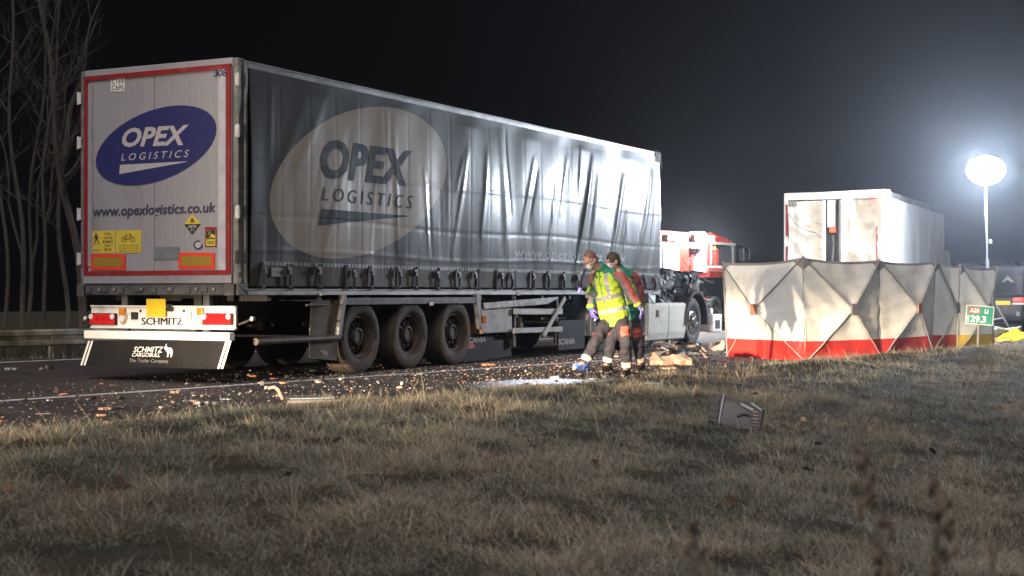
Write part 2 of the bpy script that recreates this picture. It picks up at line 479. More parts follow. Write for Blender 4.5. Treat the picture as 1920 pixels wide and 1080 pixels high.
tag(np_mesh('grass', np.concatenate(VV), [np.concatenate(QQ), np.concatenate(TT)], grass_m, np.concatenate(CC)), kind='stuff')
# the strip of rough grass in the central reservation
k = 26000
t_ = rng.uniform(-22, 46, k); s_ = rng.uniform(10.95, 15.5, k)
bx = RO.x + RU.x * t_ + RN.x * s_; by = RO.y + RU.y * t_ + RN.y * s_
v, q, t3, c = blades(np.stack([bx, by, height(bx, by) - .01], -1), rng.uniform(.06, .22, k), rng.uniform(.006, .014, k), rng.uniform(0, 6.28, k), rng.uniform(.1, 1.1, k), rng.uniform(.05, .4, k), .36 + .2 * patch(bx, by) + rng.normal(0, .12, k))
tag(np_mesh('median_grass', v, [q, t3], grass_m, c), kind='stuff')
# dark brush at the foot of the trees
k = 16000
t_ = rng.uniform(-30, 60, k); s_ = rng.uniform(15.0, 20.5, k)
bx = RO.x + RU.x * t_ + RN.x * s_; by = RO.y + RU.y * t_ + RN.y * s_
v, q, t3, c = blades(np.stack([bx, by, height(bx, by) - .02], -1), rng.uniform(.3, 1.5, k) * (.7 + .3 * patch(bx, by)).clip(.3, 1.3), rng.uniform(.008, .022, k), rng.uniform(0, 6.28, k), rng.uniform(.05, .8, k), rng.uniform(-.1, .4, k), rng.uniform(0, 1, k))
brush_m = attr_mat('dark_brush', [(0, (.010, .010, .007)), (.6, (.026, .021, .014)), (1, (.050, .038, .024))])
tag(np_mesh('undergrowth', v, [q, t3], brush_m, c), kind='stuff')
# fallen leaves on the verge
k = 150
Y = rng.uniform(8, 26, k); X = rng.uniform(-.36, .40, k) * Y; t_, s_ = to_ts(X, Y); ok = s_ < -.2
X, Y = X[ok], Y[ok]; k = len(X); Z = height(X, Y) + rng.uniform(.03, .12, k)
a = rng.uniform(0, 6.28, k); r = rng.uniform(.018, .04, k); ti = rng.uniform(-.7, .7, (k, 2))
V = np.zeros((k, 4, 3))
for j, (cx, cy) in enumerate(((1.3, 0), (0, .8), (-1.2, 0), (0, -.8))):
    dx = (cx * np.cos(a) - cy * np.sin(a)) * r; dy = (cx * np.sin(a) + cy * np.cos(a)) * r
    V[:, j, 0] = X + dx; V[:, j, 1] = Y + dy; V[:, j, 2] = Z + dx * ti[:, 0] + dy * ti[:, 1] + (.006 if j % 2 else 0)
leaf_m = attr_mat('dead_leaf', [(0, (.06, .032, .020)), (.6, (.13, .065, .036)), (1, (.22, .14, .09))], trans=.2)
tag(np_mesh('fallen_leaves', V.reshape(-1, 3), [np.arange(k * 4).reshape(-1, 4)], leaf_m, np.repeat(rng.uniform(0, 1, k), 4)), kind='stuff')
# ------------------------------------------------------------------ guard rail in the central reservation
galv = mat('galvanised', (.48, .45, .40), (.34, .32, .28), rough=.55, metal=.35, scale=4, dirt=(.09, .085, .055), damt=.75, dscale=2.2)
grl = thing('guard_rail', 'long grey steel guard rail on posts in the grass beyond the road', 'guard rail', road(10, 13, -.28))
G0 = Vector(grl.location)
wprof = [(0, 0), (.05, .03), (.05, .10), (-.02, .135), (-.02, .175), (.05, .21), (.05, .28), (0, .31)]
for t in range(-26, 58, 4):
    mb = MB(); v = []
    for tt_ in (t, t + 3.985):
        for d, z in wprof: v.append(road(tt_, 13 - d, .12 + z) - G0)
        for d, z in reversed(wprof): v.append(road(tt_, 13.004 - d, .12 + z) - G0)
    m_ = len(wprof) * 2
    mb.add(v, [(i, (i + 1) % m_, (i + 1) % m_ + m_, i + m_) for i in range(m_)] + [tuple(range(m_)), tuple(range(2 * m_ - 1, m_ - 1, -1))])
    mb.build('rail', galv, grl, smooth=True)
    mb = MB(); p = road(t + .02, 13.1, -.36) - G0
    mb.box(p + Vector((0, 0, .39)), (.10, .055, .78), rotm(rz=math.pi / 2 - RA)); mb.build('post', galv, grl, bevel=.006)
    mb = MB(); mb.box(road(t + .02, 13.035, .275) - G0, (.10, .07, .2), rotm(rz=math.pi / 2 - RA)); mb.build('spacer', galv, grl, bevel=.006)
    if (t + 26) % 12 == 0:
        mb = MB(); mb.box(road(t + 1.4, 12.93, .29) - G0, (.07, .03, .09), rotm(rz=math.pi / 2 - RA)); mb.build('reflector', mat('reflector_white', (.5, .5, .46), rough=.3), grl, bevel=.01)
# ------------------------------------------------------------------ bare trees beyond the rail
bark = mat('bark', (.046, .037, .028), (.022, .018, .015), rough=.9, scale=5, bump=.6, bscale=18, stretch=(1, 1, .3), dirt=(.055, .047, .037), damt=.5, dscale=7)
def tree(px, Y, h, r0, lean, label, seed, fork=None, bow=.35, twigs=10):
    R = random.Random(seed)
    b = at(px, 549, Y); z0 = float(height(np.array(b.x), np.array(b.y))) - .05
    root = thing('bare_tree', label, 'tree', (b.x, b.y, z0), group='bare trees beyond the guard rail')
    ph, ph2 = R.uniform(0, 6), R.uniform(0, 6)
    def pt(f, ln=lean, off_=0.0):
        return Vector((ln * f * h + bow * math.sin(f * 5 + ph) * .4 + .07 * math.sin(f * 17 + ph2), bow * .4 * math.sin(f * 4 + ph2), f * h))
    mb = MB(); path = [pt(i / 22) for i in range(23)]
    rad = [r0 * (1 - .80 * i / 22) * (1.25 if i == 0 else 1) for i in range(23)]
    mb.tube(path, rad, 8); mb.build('trunk', bark, root, smooth=True)
    mb = MB()
    def branch(p, d, L, r, lv):
        q = [p]; dd = d.copy()
        nseg = 6
        for i in range(nseg):
            dd = (dd + Vector((R.uniform(-.22, .22), R.uniform(-.22, .22), R.uniform(-.06, .22)))).normalized(); q.append(q[-1] + dd * L / nseg)
        mb.tube(q, [r * (1 - .8 * i / nseg) for i in range(nseg + 1)], 5, caps=False)
        if lv > 0:
            for i in range(2, nseg + 1):
                for _ in range(2 if lv > 1 else 1):
                    s_ = Vector((R.uniform(-1, 1), R.uniform(-1, 1), R.uniform(-.1, .8))).normalized()
                    branch(q[i], (dd * .5 + s_ * .7).normalized(), L * R.uniform(.3, .55), r * .45, lv - 1)
    for j in range(twigs):
        f = .30 + .68 * (j + R.random()) / twigs
        a = R.uniform(0, 6.28); up = R.uniform(.35, 1.1)
        branch(pt(f), Vector((math.cos(a), math.sin(a), up)).normalized(), h * R.uniform(.10, .22) * (1.15 - .6 * f), r0 * (1 - .8 * f) * .5, 2 if j % 3 == 0 else 1)
    mb.build('branches', bark, root, smooth=True)
    if fork:
        f0, dx, hh = fork; mb = MB()
        p = pt(f0); q = [p + Vector((dx * k / 8 + .06 * math.sin(k * 1.7), .1 * k / 8, hh * k / 8)) for k in range(9)]
        mb.tube(q, [r0 * .6 * (1 - .75 * k / 8) for k in range(9)], 6)
        for k in range(3, 9): branch(q[k], Vector((R.uniform(-1, 1), R.uniform(-1, 1), 1)).normalized(), hh * .22, r0 * .18, 1)
        mb.build('forked_limb', bark, root, smooth=True)
    return root
tree(36, 33, 12.0, .062, .000, 'slender bare tree at the left edge, forked low behind the guard rail', 3, (.18, -.75, 4.5), .45)
tree(66, 34, 11.5, .055, .012, 'thin crooked bare tree second in from the left behind the rail', 5, (.22, .5, 5.0), .35)
tree(114, 32, 9.5, .060, -.012, 'thin pale bare tree with a wavy stem halfway to the trailer', 8, None, .30, 13)
tree(163, 31.5, 10.5, .10, -.115, 'thicker bare tree leaning away behind the trailer edge', 13, (.40, .8, 3.6), .25)
tree(3, 36, 12.5, .055, -.01, 'dim bare tree cut off by the frame behind the rail', 21, None, .5)
tree(95, 43, 13.0, .065, .01, 'faint bare tree deep in the dark wood on the left', 34, (.3, .8, 5), .5)
bark = mat('bark_dim', (.030, .025, .021), (.018, .015, .013), rough=.9, scale=5)
#tree(575, 44, 14.5, .11, .0, 'faint bare treetop showing above the roof of the grey trailer', 35, (.45, 1.0, 5), .5, 12)
#tree(1045, 60, 15.5, .13, .0, 'faint bare treetop above the middle of the long trailer roof', 41, (.4, -1.0, 5), .5, 12)
# ------------------------------------------------------------------ dead weed stalks close to the lens
weed_m = mat('dead_weed', (.085, .066, .050), (.052, .040, .031), rough=.9, scale=30)
def weed(px, py, py0, Y, label, seed, kinks, heads=1.0):
    R = random.Random(seed)
    b, top = at(px[0], py0, Y), at(px[1], py, Y); b = top + (b - top) * 1.6
    z0 = float(height(np.array(b.x), np.array(b.y)))
    root = thing('dead_weed', label, 'weed', (b.x, b.y, z0), group='dead weeds in the near grass')
    H = top.z - z0; dx = top.x - b.x
    path = [Vector((dx * k / 10 + .018 * math.sin(k * kinks), .012 * math.cos(k * 1.3), H * k / 10)) for k in range(11)]
    MB().tube(path, [.008 * (1 - .06 * k) for k in range(11)], 6).build('stem', weed_m, root, smooth=True)
    mb = MB()
    for j in range(26):
        f = .78 + .22 * j / 25; k = min(9, int(f * 10)); p = path[k].lerp(path[k + 1], f * 10 - k); w = .010 + .016 * math.sin(math.pi * min(1, (f - .78) / .22))
        mb.ball(p + Vector((R.uniform(-w, w), R.uniform(-w, w), 0)) * heads, (.006 * heads, .006 * heads, .015), 6, 0, rotm(R.uniform(-.6, .6), R.uniform(-.6, .6)))
    mb.build('seed_head', weed_m, root, smooth=True)['kind'] = 'stuff'
    for f in (.72, .80, .86):
        k = int(f * 10); p = path[k].lerp(path[k + 1], f * 10 - k); a = R.uniform(0, 6.28); L = R.uniform(.10, .17)
        q = [p + Vector((math.cos(a) * L * .5 * t / 6, math.sin(a) * L * .5 * t / 6, L * (.35 * t / 6 - 1.0 * (t / 6) ** 2))) for t in range(7)]; side = Vector((-math.sin(a), math.cos(a), .3)) * .007
        v = []
        for t, c_ in enumerate(q): w = side * math.sin(math.pi * (t + .4) / 7); v += [c_ - w, c_ + w]
        MB().add(v, [(2 * t, 2 * t + 1, 2 * t + 3, 2 * t + 2) for t in range(6)]).build('leaf', weed_m, root, smooth=True)
weed((1700, 1636), 845, 1075, 2.9, 'tall blurred brown weed stalk, left of the two in the near grass', 1, 1.1, 1.2)
weed((1768, 1745), 905, 1075, 3.0, 'brown weed stalk with drooping leaves right of the tallest stalk', 2, .8, 1.2)
weed((1312, 1292), 985, 1079, 2.8, 'short blurred weed tip at the bottom edge of the grass', 4, 1.5, 1.0)
weed((1798, 1862), 1030, 1079, 2.7, 'bent pale weed stem in the bottom corner under the stalks', 6, .3, .25)
# ================================================================== THE GREY CURTAIN TRAILER
T = Frame(-3.325, 17.95, 27.7)
S, R = T.side, T.rear
TRL = thing('curtain_trailer', 'long grey curtain-sided trailer with white rear doors and a blue oval logo', 'trailer', T.o, T.rz)
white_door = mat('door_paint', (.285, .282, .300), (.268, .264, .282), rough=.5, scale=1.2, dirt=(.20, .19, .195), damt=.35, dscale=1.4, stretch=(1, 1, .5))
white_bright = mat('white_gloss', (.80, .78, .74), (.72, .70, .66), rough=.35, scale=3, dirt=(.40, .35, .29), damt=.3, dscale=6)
alu = mat('aluminium_rail', (.36, .36, .36), (.27, .27, .27), rough=.42, metal=.55, scale=3, dirt=(.12, .12, .12), damt=.6, dscale=4, stretch=(.4, 1, 1))
dark_steel = mat('chassis_steel', (.035, .033, .032), (.022, .021, .021), rough=.65, scale=5, dirt=(.075, .058, .045), damt=.5)
grey_steel = mat('grey_steel', (.13, .13, .135), (.09, .09, .092), rough=.55, metal=.2, scale=5, dirt=(.05, .047, .043), damt=.6)
red_tape = mat('red_tape', (.26, .018, .024), (.21, .015, .020), rough=.4, scale=8, dirt=(.22, .10, .09), damt=.3)
navy = mat('navy_print', (.022, .026, .120), (.019, .022, .105), rough=.45, scale=8)
navy_text = mat('navy_letter', (.045, .045, .100), rough=.5)
white_print = mat('white_print', (.42, .405, .41), (.38, .365, .375), rough=.5)
black_rub = mat('black_rubber', (.020, .019, .019), (.030, .028, .027), rough=.75, scale=7, dirt=(.070, .056, .045), damt=.5)
flap_m = mat('flap_rubber', (.016, .015, .016), (.012, .012, .012), rough=.7, scale=4, dirt=(.028, .024, .021), damt=.4, dscale=2, spec=.15)
ret_white = mat('reflective_white', (.88, .86, .80), (.82, .80, .74), rough=.3, scale=10, dirt=(.5, .44, .36), damt=.2, dscale=8)
ret_red = mat('reflective_red', (.75, .06, .03), (.66, .05, .03), rough=.35)
ret_yel = mat('reflective_olive', (.30, .21, .03), (.26, .18, .03), rough=.4, scale=40)
yel = mat('yellow_sticker', (.60, .47, .05), (.54, .42, .05), rough=.5, scale=6, dirt=(.40, .33, .10), damt=.3)
blk = mat('black_print', (.016, .015, .016), rough=.6)
plate_y = mat('plate_yellow', (.80, .55, .03), (.72, .48, .03), rough=.35, scale=18)
orange_l = mat('orange_lens', (.75, .26, .02), rough=.2)
red_lens = mat('red_lens', (.62, .02, .02), (.45, .012, .015), rough=.18, scale=30, rvar=.05)
clear_lens = mat('clear_lens', (.75, .72, .70), rough=.15, spec=.8)
brownish = mat('warm_lit_grey', (.19, .15, .12), (.13, .105, .085), rough=.8, scale=3, dirt=(.045, .038, .034), damt=.5)  # brown of the warm headlight glance put into the grey
def RV(px, py, out=0.0):
    y, z = R(px, py); return Vector((-out, y, z))
def RQ(x0, y0, x1, y1, out): return [RV(x0, y1, out), RV(x1, y1, out), RV(x1, y0, out), RV(x0, y0, out)]
def RBX(mb, x0, y0, x1, y1, o0, o1, m=0):
    """upright block on the rear face covering the pixel rectangle, from o0 to o1 behind the rear plane"""
    xm, ym = (x0 + x1) / 2, (y0 + y1) / 2
    ya, yb = R(x0, ym)[0], R(x1, ym)[0]; zt, zb = R(xm, y0)[1], R(xm, y1)[1]
    mb.span((-o0, ya, zb), (-o1, yb, zt), m); return (ya, yb, zb, zt)
def SBX(mb, x0, y0, x1, y1, o0, o1, m=0):
    xm, ym = (x0 + x1) / 2, (y0 + y1) / 2
    xa, xb = S(x0, ym)[0], S(x1, ym)[0]; zt, zb = S(xm, y0)[1], S(xm, y1)[1]
    mb.span((xa, -o0, zb), (xb, -o1, zt), m); return (xa, xb, zb, zt)
LEN, WID, TOP = 13.6, 2.55, 3.96
# ---- body: roof, floor, front wall, left side
mb = MB(); mb.span((.1, .02, 3.90), (LEN - .02, WID - .02, 3.945)); mb.build('roof', grey_steel, TRL)
mb = MB(); mb.span((.06, .03, 1.10), (LEN - .03, WID - .03, 1.22)); mb.build('floor', dark_steel, TRL)
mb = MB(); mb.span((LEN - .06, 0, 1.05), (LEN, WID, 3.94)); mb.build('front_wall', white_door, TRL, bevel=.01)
mb = MB(); mb.span((.1, WID - .02, 1.17), (LEN - .07, WID, 3.88)); mb.build('left_curtain', mat('curtain_far', (.09, .105, .125), rough=.5), TRL)
mb = MB()
mb.span((.09, -.012, 3.845), (LEN - .09, .05, 3.955)); mb.span((.09, -.024, 3.925), (LEN - .09, -.012, 3.945)); mb.span((.09, -.024, 3.852), (LEN - .09, -.012, 3.866))
mb.build('roof_rail', alu, TRL, bevel=.006)
mb = MB(); mb.span((.09, WID - .05, 3.845), (LEN - .09, WID + .012, 3.955)); mb.build('roof_rail', alu, TRL)
mb = MB(); mb.span((.07, -.03, 1.075), (LEN - .01, .03, 1.155)); mb.span((.07, -.042, 1.135), (LEN - .01, -.03, 1.158)); mb.build('floor_rail', alu, TRL, bevel=.005)
mb = MB()      # torn dark corner cap at the front top
mb.span((LEN - .30, -.035, 3.74), (LEN + .03, .10, 3.965)); mb.span((LEN - .02, -.05, 3.60), (LEN + .04, .05, 3.80))
mb.build('corner_cap', black_rub, TRL, bevel=.03, seg=2)
mb = MB()
for k in range(7): mb.bar((LEN - .32 + .05 * k, -.02, 3.95), (LEN - .36 + .06 * k + .02 * (k % 3), -.02 + .01 * k, 4.0 + .02 * ((k * 5) % 3)), .02, .01)
mb.build('torn_edge', black_rub, TRL)
mb = MB(); mb.span((LEN, .02, 2.55), (LEN + .16, .30, 2.86)); mb.span((LEN + .16, .07, 2.60), (LEN + .24, .24, 2.80)); mb.build('front_connector_box', white_bright, TRL, bevel=.015)
# ---- the curtain, folded sheet
CX0, CX1, CZ0, CZ1 = .17, LEN - .06, 1.19, 3.862
CR = random.Random(5)
FOLDS = []
def fold(px0, py0, px1, py1, w, a):
    x0, z0 = S(px0, py0); x1, z1 = S(px1, py1); FOLDS.append((x0, z0, x1, z1, w, a * (.40 if px0 < 850 else .6 if px0 < 1050 else .75)))
for q in ((1106, 300, 1074, 512, .075, .050), (1112, 330, 1092, 505, .10, -.035), (1165, 335, 1138, 500, .085, .045), (1172, 400, 1158, 505, .08, -.03),
          (1218, 330, 1188, 500, .09, .045), (1226, 380, 1212, 500, .07, -.028), (996, 302, 974, 425, .055, .026), (1003, 320, 984, 430, .06, -.02), (870, 285, 845, 480, .06, .020), (908, 290, 896, 440, .06, .022),
          (935, 240, 948, 500, .10, .018), (943, 240, 953, 400, .035, -.016), (790, 320, 800, 480, .03, .018), (798, 330, 806, 480, .03, -.014), (735, 250, 742, 470, .05, .014), (728, 190, 728, 300, .06, -.010),
          (560, 200, 500, 380, .10, .018), (610, 170, 545, 330, .09, .014), (655, 240, 600, 430, .08, -.012), (505, 140, 500, 300, .05, .016), (640, 300, 600, 470, .07, .012), (700, 330, 690, 480, .04, .010),
          (1040, 330, 1022, 470, .05, .018), (1060, 300, 1045, 400, .05, .014), (1085, 280, 1080, 360, .05, .02), (862, 300, 850, 360, .05, .014)): fold(*q)
for _ in range(46):
    x = CX0 + (CX1 - CX0) * CR.random(); z = CR.uniform(1.5, 3.5); L = CR.uniform(.3, 1.2); sl = CR.uniform(-.35, .1)
    FOLDS.append((x, z, x + sl * L, z - L, CR.uniform(.025, .06), CR.uniform(-.006, .008) * (.3 if x < 7 else .6)))
SEAM0, SEAMD = .77, .612
def curtain_out(x, z):
    """how far the sheet stands out of its plane (arrays)"""
    d = .012 * np.sin(1.3 * x + .6) * np.sin(1.15 * (z - 1.2)) + .008 * np.sin(2.9 * x + 1.1 * z) + .004 * np.sin(6.1 * x - 2.3 * z + 1)
    h = (z - CZ0) / (CZ1 - CZ0)
    d = d + .035 * np.sin(np.pi * np.clip(h, 0, 1)) * (.4 + .6 * np.sin(.55 * x + .4) ** 2)
    ph = (x - SEAM0) / SEAMD; fr = ph - np.round(ph)
    d = d - .0028 * np.exp(-(fr * SEAMD / .020) ** 2) + .0016 * np.cos(2 * np.pi * ph) * np.clip(1.2 - abs(h - .35), 0, 1)
    d = d + .0022 * np.sin(np.pi * 2 * ph + 5 * h + np.round(ph) * 1.7) * np.clip(1 - h * 1.1, 0, 1)
    for x0, z0, x1, z1, w, a in FOLDS:
        L2 = (x1 - x0) ** 2 + (z1 - z0) ** 2
        u = ((x - x0) * (x1 - x0) + (z - z0) * (z1 - z0)) / L2; uc = np.clip(u, 0, 1)
        dd = (x - x0 - uc * (x1 - x0)) ** 2 + (z - z0 - uc * (z1 - z0)) ** 2
        d = d + a * np.exp(-dd / (w * w)) * (.35 + .65 * np.sin(np.pi * np.clip(uc * .9 + .05, 0, 1)))
    for zz, a in ((2.72, .006), (2.05, -.005), (1.62, .006)):
        d = d + a * np.exp(-((z - zz - .03 * np.sin(.9 * x)) / .018) ** 2)
    return d * np.clip((CZ1 - z) / .18, 0, 1) * np.clip((z - CZ0 + .10) / .35, 0, 1)
xs = np.linspace(CX0, CX1, 500); zs = np.linspace(CZ0, CZ1, 96)
X2, Z2 = np.meshgrid(xs, zs, indexing='ij')
CV = np.stack([X2, -.030 - curtain_out(X2, Z2), Z2], -1)
idx = np.arange(500 * 96).reshape(500, 96)
CFc = np.stack([idx[:-1, :-1], idx[1:, :-1], idx[1:, 1:], idx[:-1, 1:]], -1).reshape(-1, 4)
out_px = [(501.6, 370.8), (521, 304), (556, 262), (598, 232), (651, 209), (707, 201), (756.6, 207), (799, 230), (823, 262), (830, 304), (823, 353), (806, 392), (778, 425), (737, 450), (637, 482), (581, 480), (545, 464), (517, 438)]
def fit_ellipse(P):
    P = np.array(P); c = (P.max(0) + P.min(0)) / 2; q = P - c
    D = np.stack([q[:, 0] ** 2, q[:, 0] * q[:, 1], q[:, 1] ** 2, q[:, 0], q[:, 1]], 1)
    a, b, d, e, f = np.linalg.lstsq(D, np.ones(len(P)), rcond=None)[0]
    M = np.array([[a, b / 2], [b / 2, d]]); o = -np.linalg.solve(M, np.array([e, f])) / 2
    k = 1 + o @ M @ o
    return c + o, M / k
EC, EM = fit_ellipse([S(*p) for p in out_px])
def oval_hook(N, L, tc, colour):
    def M(op, a, b=None):
        n = N.new('ShaderNodeMath'); n.operation = op
        for k, v in enumerate((a, b)):
            if v is None: continue
            if isinstance(v, (int, float)): n.inputs[k].default_value = float(v)
            else: L.new(v, n.inputs[k])
        return n.outputs[0]
    sp = N.new('ShaderNodeSeparateXYZ'); L.new(tc.outputs['Object'], sp.inputs[0])
    dx, dz = M('SUBTRACT', sp.outputs['X'], EC[0]), M('SUBTRACT', sp.outputs['Z'], EC[1])
    q = M('ADD', M('MULTIPLY', M('MULTIPLY', dx, dx), EM[0, 0]), M('ADD', M('MULTIPLY', M('MULTIPLY', dx, dz), 2 * EM[0, 1]), M('MULTIPLY', M('MULTIPLY', dz, dz), EM[1, 1])))
    inside = M('LESS_THAN', q, 1.0)
    nz = N.new('ShaderNodeTexNoise'); nz.inputs['Scale'].default_value = 3.5; nz.inputs['Detail'].default_value = 8
    mp = N.new('ShaderNodeMapping'); mp.inputs['Scale'].default_value = (1, 1, .25)
    L.new(tc.outputs['Object'], mp.inputs[0]); L.new(mp.outputs[0], nz.inputs[0])
    bei = N.new('ShaderNodeMix'); bei.data_type = 'RGBA'
    bei.inputs[6].default_value = (.44, .37, .29, 1); bei.inputs[7].default_value = (.35, .295, .23, 1)
    L.new(nz.outputs[0], bei.inputs[0])
    mx = N.new('ShaderNodeMix'); mx.data_type = 'RGBA'
    L.new(inside, mx.inputs[0]); L.new(colour, mx.inputs[6]); L.new(bei.outputs[2], mx.inputs[7])
    return mx.outputs[2]
curt_m = mat('curtain_pvc', (.082, .083, .085), (.064, .065, .067), rough=.40, scale=2.2, dirt=(.10, .105, .107), damt=.4, dscale=2.0, stretch=(1, 1, .22), bump=.06, bscale=9, spec=.085, hook=oval_hook, rvar=.05)
cb = curt_m.node_tree.nodes['Principled BSDF']; cb.inputs['Coat Weight'].default_value = .21; cb.inputs['Coat Roughness'].default_value = .19
cur = np_mesh('curtain', CV.reshape(-1, 3), [CFc], curt_m, parent=TRL, smooth=True)
def on_curtain(pts_fn, out=.004):
    return pts_fn
def curtain_print(name, mb, m, lift=.006):
    q = subdivide(mb, .03)
    A = np.array([tuple(p) for p in q.v])
    A[:, 1] = -.030 - lift - curtain_out(A[:, 0], A[:, 2])
    q.v = [tuple(p) for p in A]
    o = q.build(name, m, TRL, smooth=True, clean=False)
    return o
def SV(px, py): x, z = S(px, py); return Vector((x, 0, z))
slate = mat('slate_print', (.050, .060, .080), (.040, .048, .065), rough=.6, scale=4, spec=.12)
mb = MB(); lettering(mb, 'OPEX', quad(SV(590, 334), SV(760, 351), SV(767, 283), SV(596, 258)), shear=.12, bold=.035, space=1.02); curtain_print('lettering', mb, slate)
mb = MB(); lettering(mb, 'LOGISTICS', quad(SV(595, 376), SV(766, 392), SV(768, 367), SV(596, 351)), shear=.12, space=1.5); curtain_print('lettering', mb, slate)
mb = MB(); mb.add([SV(595, 392), SV(589.5, 423), SV(760, 406), SV(760, 404.5)], [(0, 1, 2, 3)]); curtain_print('logo_swoosh', mb, slate)
pale = mat('pale_print', (.13, .132, .134), rough=.5, scale=9, dirt=(.13, .14, .15), damt=.6, dscale=6)
x0, za = S(960, 489); x1, _ = S(1073, 489); zb = S(960, 463)[1]; xe = x0 + (x1 - x0) / .50
mb = MB(); lettering(mb, 'www.opexlogistics.co.uk', quad((x0, 0, za), (xe, 0, za), (xe, 0, zb), (x0, 0, zb)), shear=.15, bold=.012); curtain_print('lettering', mb, pale)
# a tag at the rear lower corner and the reflective dashes
zt_ = 1.47
RS = [MB(), MB()]
x = .42
while x < CX1 - .1:
    mb = RS[x > 1.46]
    if not 1.42 < x < 1.50: mb.add([(x, 0, zt_ - .025 + (0 if x < 6 else .0)), (x + .065, 0, zt_ - .025), (x + .065, 0, zt_ + .025), (x, 0, zt_ + .025)], [(0, 1, 2, 3)])
    x += .085
for q in RS:
    A = np.array([tuple(p) for p in q.v]); A[:, 1] = -.036 - curtain_out(A[:, 0], A[:, 2]); q.v = [tuple(p) for p in A]
    q.build('reflective_strip', mat('worn_reflector', (.30, .29, .27), (.17, .17, .16), rough=.4, scale=2.0), TRL, clean=False)
mb = MB(); xa, xb, za, zb = SBX(mb, 502, 502, 537, 519, .052, .060); mb.build('maker_tag', mat('tag_grey', (.22, .20, .18), rough=.5, dirt=(.1, .09, .085), damt=.5), TRL, bevel=.004)
mb = MB(); lettering(mb, 'SCHMITZ', quad((xa + .06, -.063, za + .05), (xb - .12, -.063, za + .05), (xb - .12, -.063, zb - .05), (xa + .06, -.063, zb - .05)), bold=.02); mb.build('lettering', blk, TRL, clean=False)
# strap with over-centre buckle under every seam
strap_web = mat('strap_web', (.06, .06, .062), (.04, .04, .041), rough=.8, scale=30)
buckle_m = mat('buckle_steel', (.11, .10, .095), (.05, .048, .046), rough=.4, metal=.6, scale=20)
sx0 = .42
s_me = None
for k in range(22):
    x = sx0 + .612 * k
    if s_me is None:
        mb = MB(); mb.span((-.022, -.062, 1.145), (.022, -.052, 1.48)); st = mb.build('strap', strap_web, TRL); st.location.x = x; s_me = st.data
        mb = MB(); mb.span((-.045, -.082, 1.335), (.045, -.063, 1.44)); mb.span((-.032, -.098, 1.35), (.032, -.082, 1.405)); mb.bar((-.055, -.085, 1.345), (.055, -.085, 1.345), .016, .016)
        mb.bar((0, -.082, 1.345), (.008, -.074, 1.20), .034, .012); mb.bar((-.02, -.07, 1.185), (.02, -.07, 1.185), .018, .03)
        bk = mb.build('buckle', buckle_m, st, bevel=.004); b_me = bk.data
    else:
        st = link('strap', s_me, TRL); st.location.x = x; st.rotation_euler.y = CR.uniform(-.02, .02)
        bk = link('buckle', b_me, st); bk.location.z = CR.uniform(-.02, .02); bk.rotation_euler.y = CR.uniform(-.12, .12)
# ---- rear frame and doors
mb = MB(); mb.span((-.02, -.005, 1.10), (.10, .075, 3.97)); mb.span((.10, -.022, 1.12), (.155, .02, 3.9)); mb.build('rear_post', alu, TRL, bevel=.008)
mb = MB(); mb.span((-.02, WID - .075, 1.10), (.10, WID + .005, 3.97)); mb.build('rear_post', alu, TRL, bevel=.008)
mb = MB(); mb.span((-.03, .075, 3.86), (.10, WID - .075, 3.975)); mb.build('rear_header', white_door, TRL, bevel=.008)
def door(y0, y1):
    """ribbed panel: shallow grooves every 20 cm"""
    pts = [(y0, 0)]; y = y0 + .13
    while y < y1 - .08:
        pts += [(y - .010, 0), (y - .004, .0022), (y + .004, .0022), (y + .010, 0)]; y += .187
    pts += [(y1, 0), (y1, .05), (y0, .05)]
    mb = MB(); zb, zt = 1.345, 3.855
    mb.prism(pts, lambda p: (p[1] - .035, p[0], zb), lambda p: (p[1] - .035, p[0], zt)); return mb
YM = R(293, 330)[0]
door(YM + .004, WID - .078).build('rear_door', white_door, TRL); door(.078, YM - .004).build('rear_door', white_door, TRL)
mb = MB(); RBX(mb, 168, 160, 178, 500, .035, .047); mb.build('door_edge_strip', mat('door_grey', (.30, .28, .29), rough=.5), TRL, bevel=.003)
mb = MB(); ya, yb, _, _ = RBX(mb, 414, 300, 428, 320, .035, .036); mb = MB(); mb.span((-.035, ya, 1.345), (-.055, yb, 3.855)); mb.build('door_edge_strip', mat('door_white', (.46, .45, .50), rough=.4), TRL, bevel=.004)
OD = .0405
mb = MB(); Ly, Ry = WID - .085, .085
ztop, zbot = R(300, 137)[1], R(300, 512)[1]
for a in (((Ly, ztop - .03), (Ry, ztop + .03)), ((Ly, zbot - .03), (Ry, zbot + .03))):
    mb.span((-.035, a[0][0], a[0][1]), (-OD - .016, a[1][0], a[1][1]))
for yc in (Ly - .03, Ry + .03): mb.span((-.035, yc - .03, zbot + .03), (-OD - .016, yc + .03, ztop - .03))
mb.build('border_tape', red_tape, TRL)
mb = MB(); mb.span((-.02, .075, 1.225), (-.052, WID - .075, 1.34))
for k in range(13): mb.lathe([(0, .006), (.012, .005), (.012, 0)], (-.052, .2 + k * .18, 1.29), (-1, 0, 0), 8)
mb.build('sill_strip', white_door, TRL)
hing = mat('hinge_white', (.62, .60, .58), rough=.4, dirt=(.2, .18, .16), damt=.3)
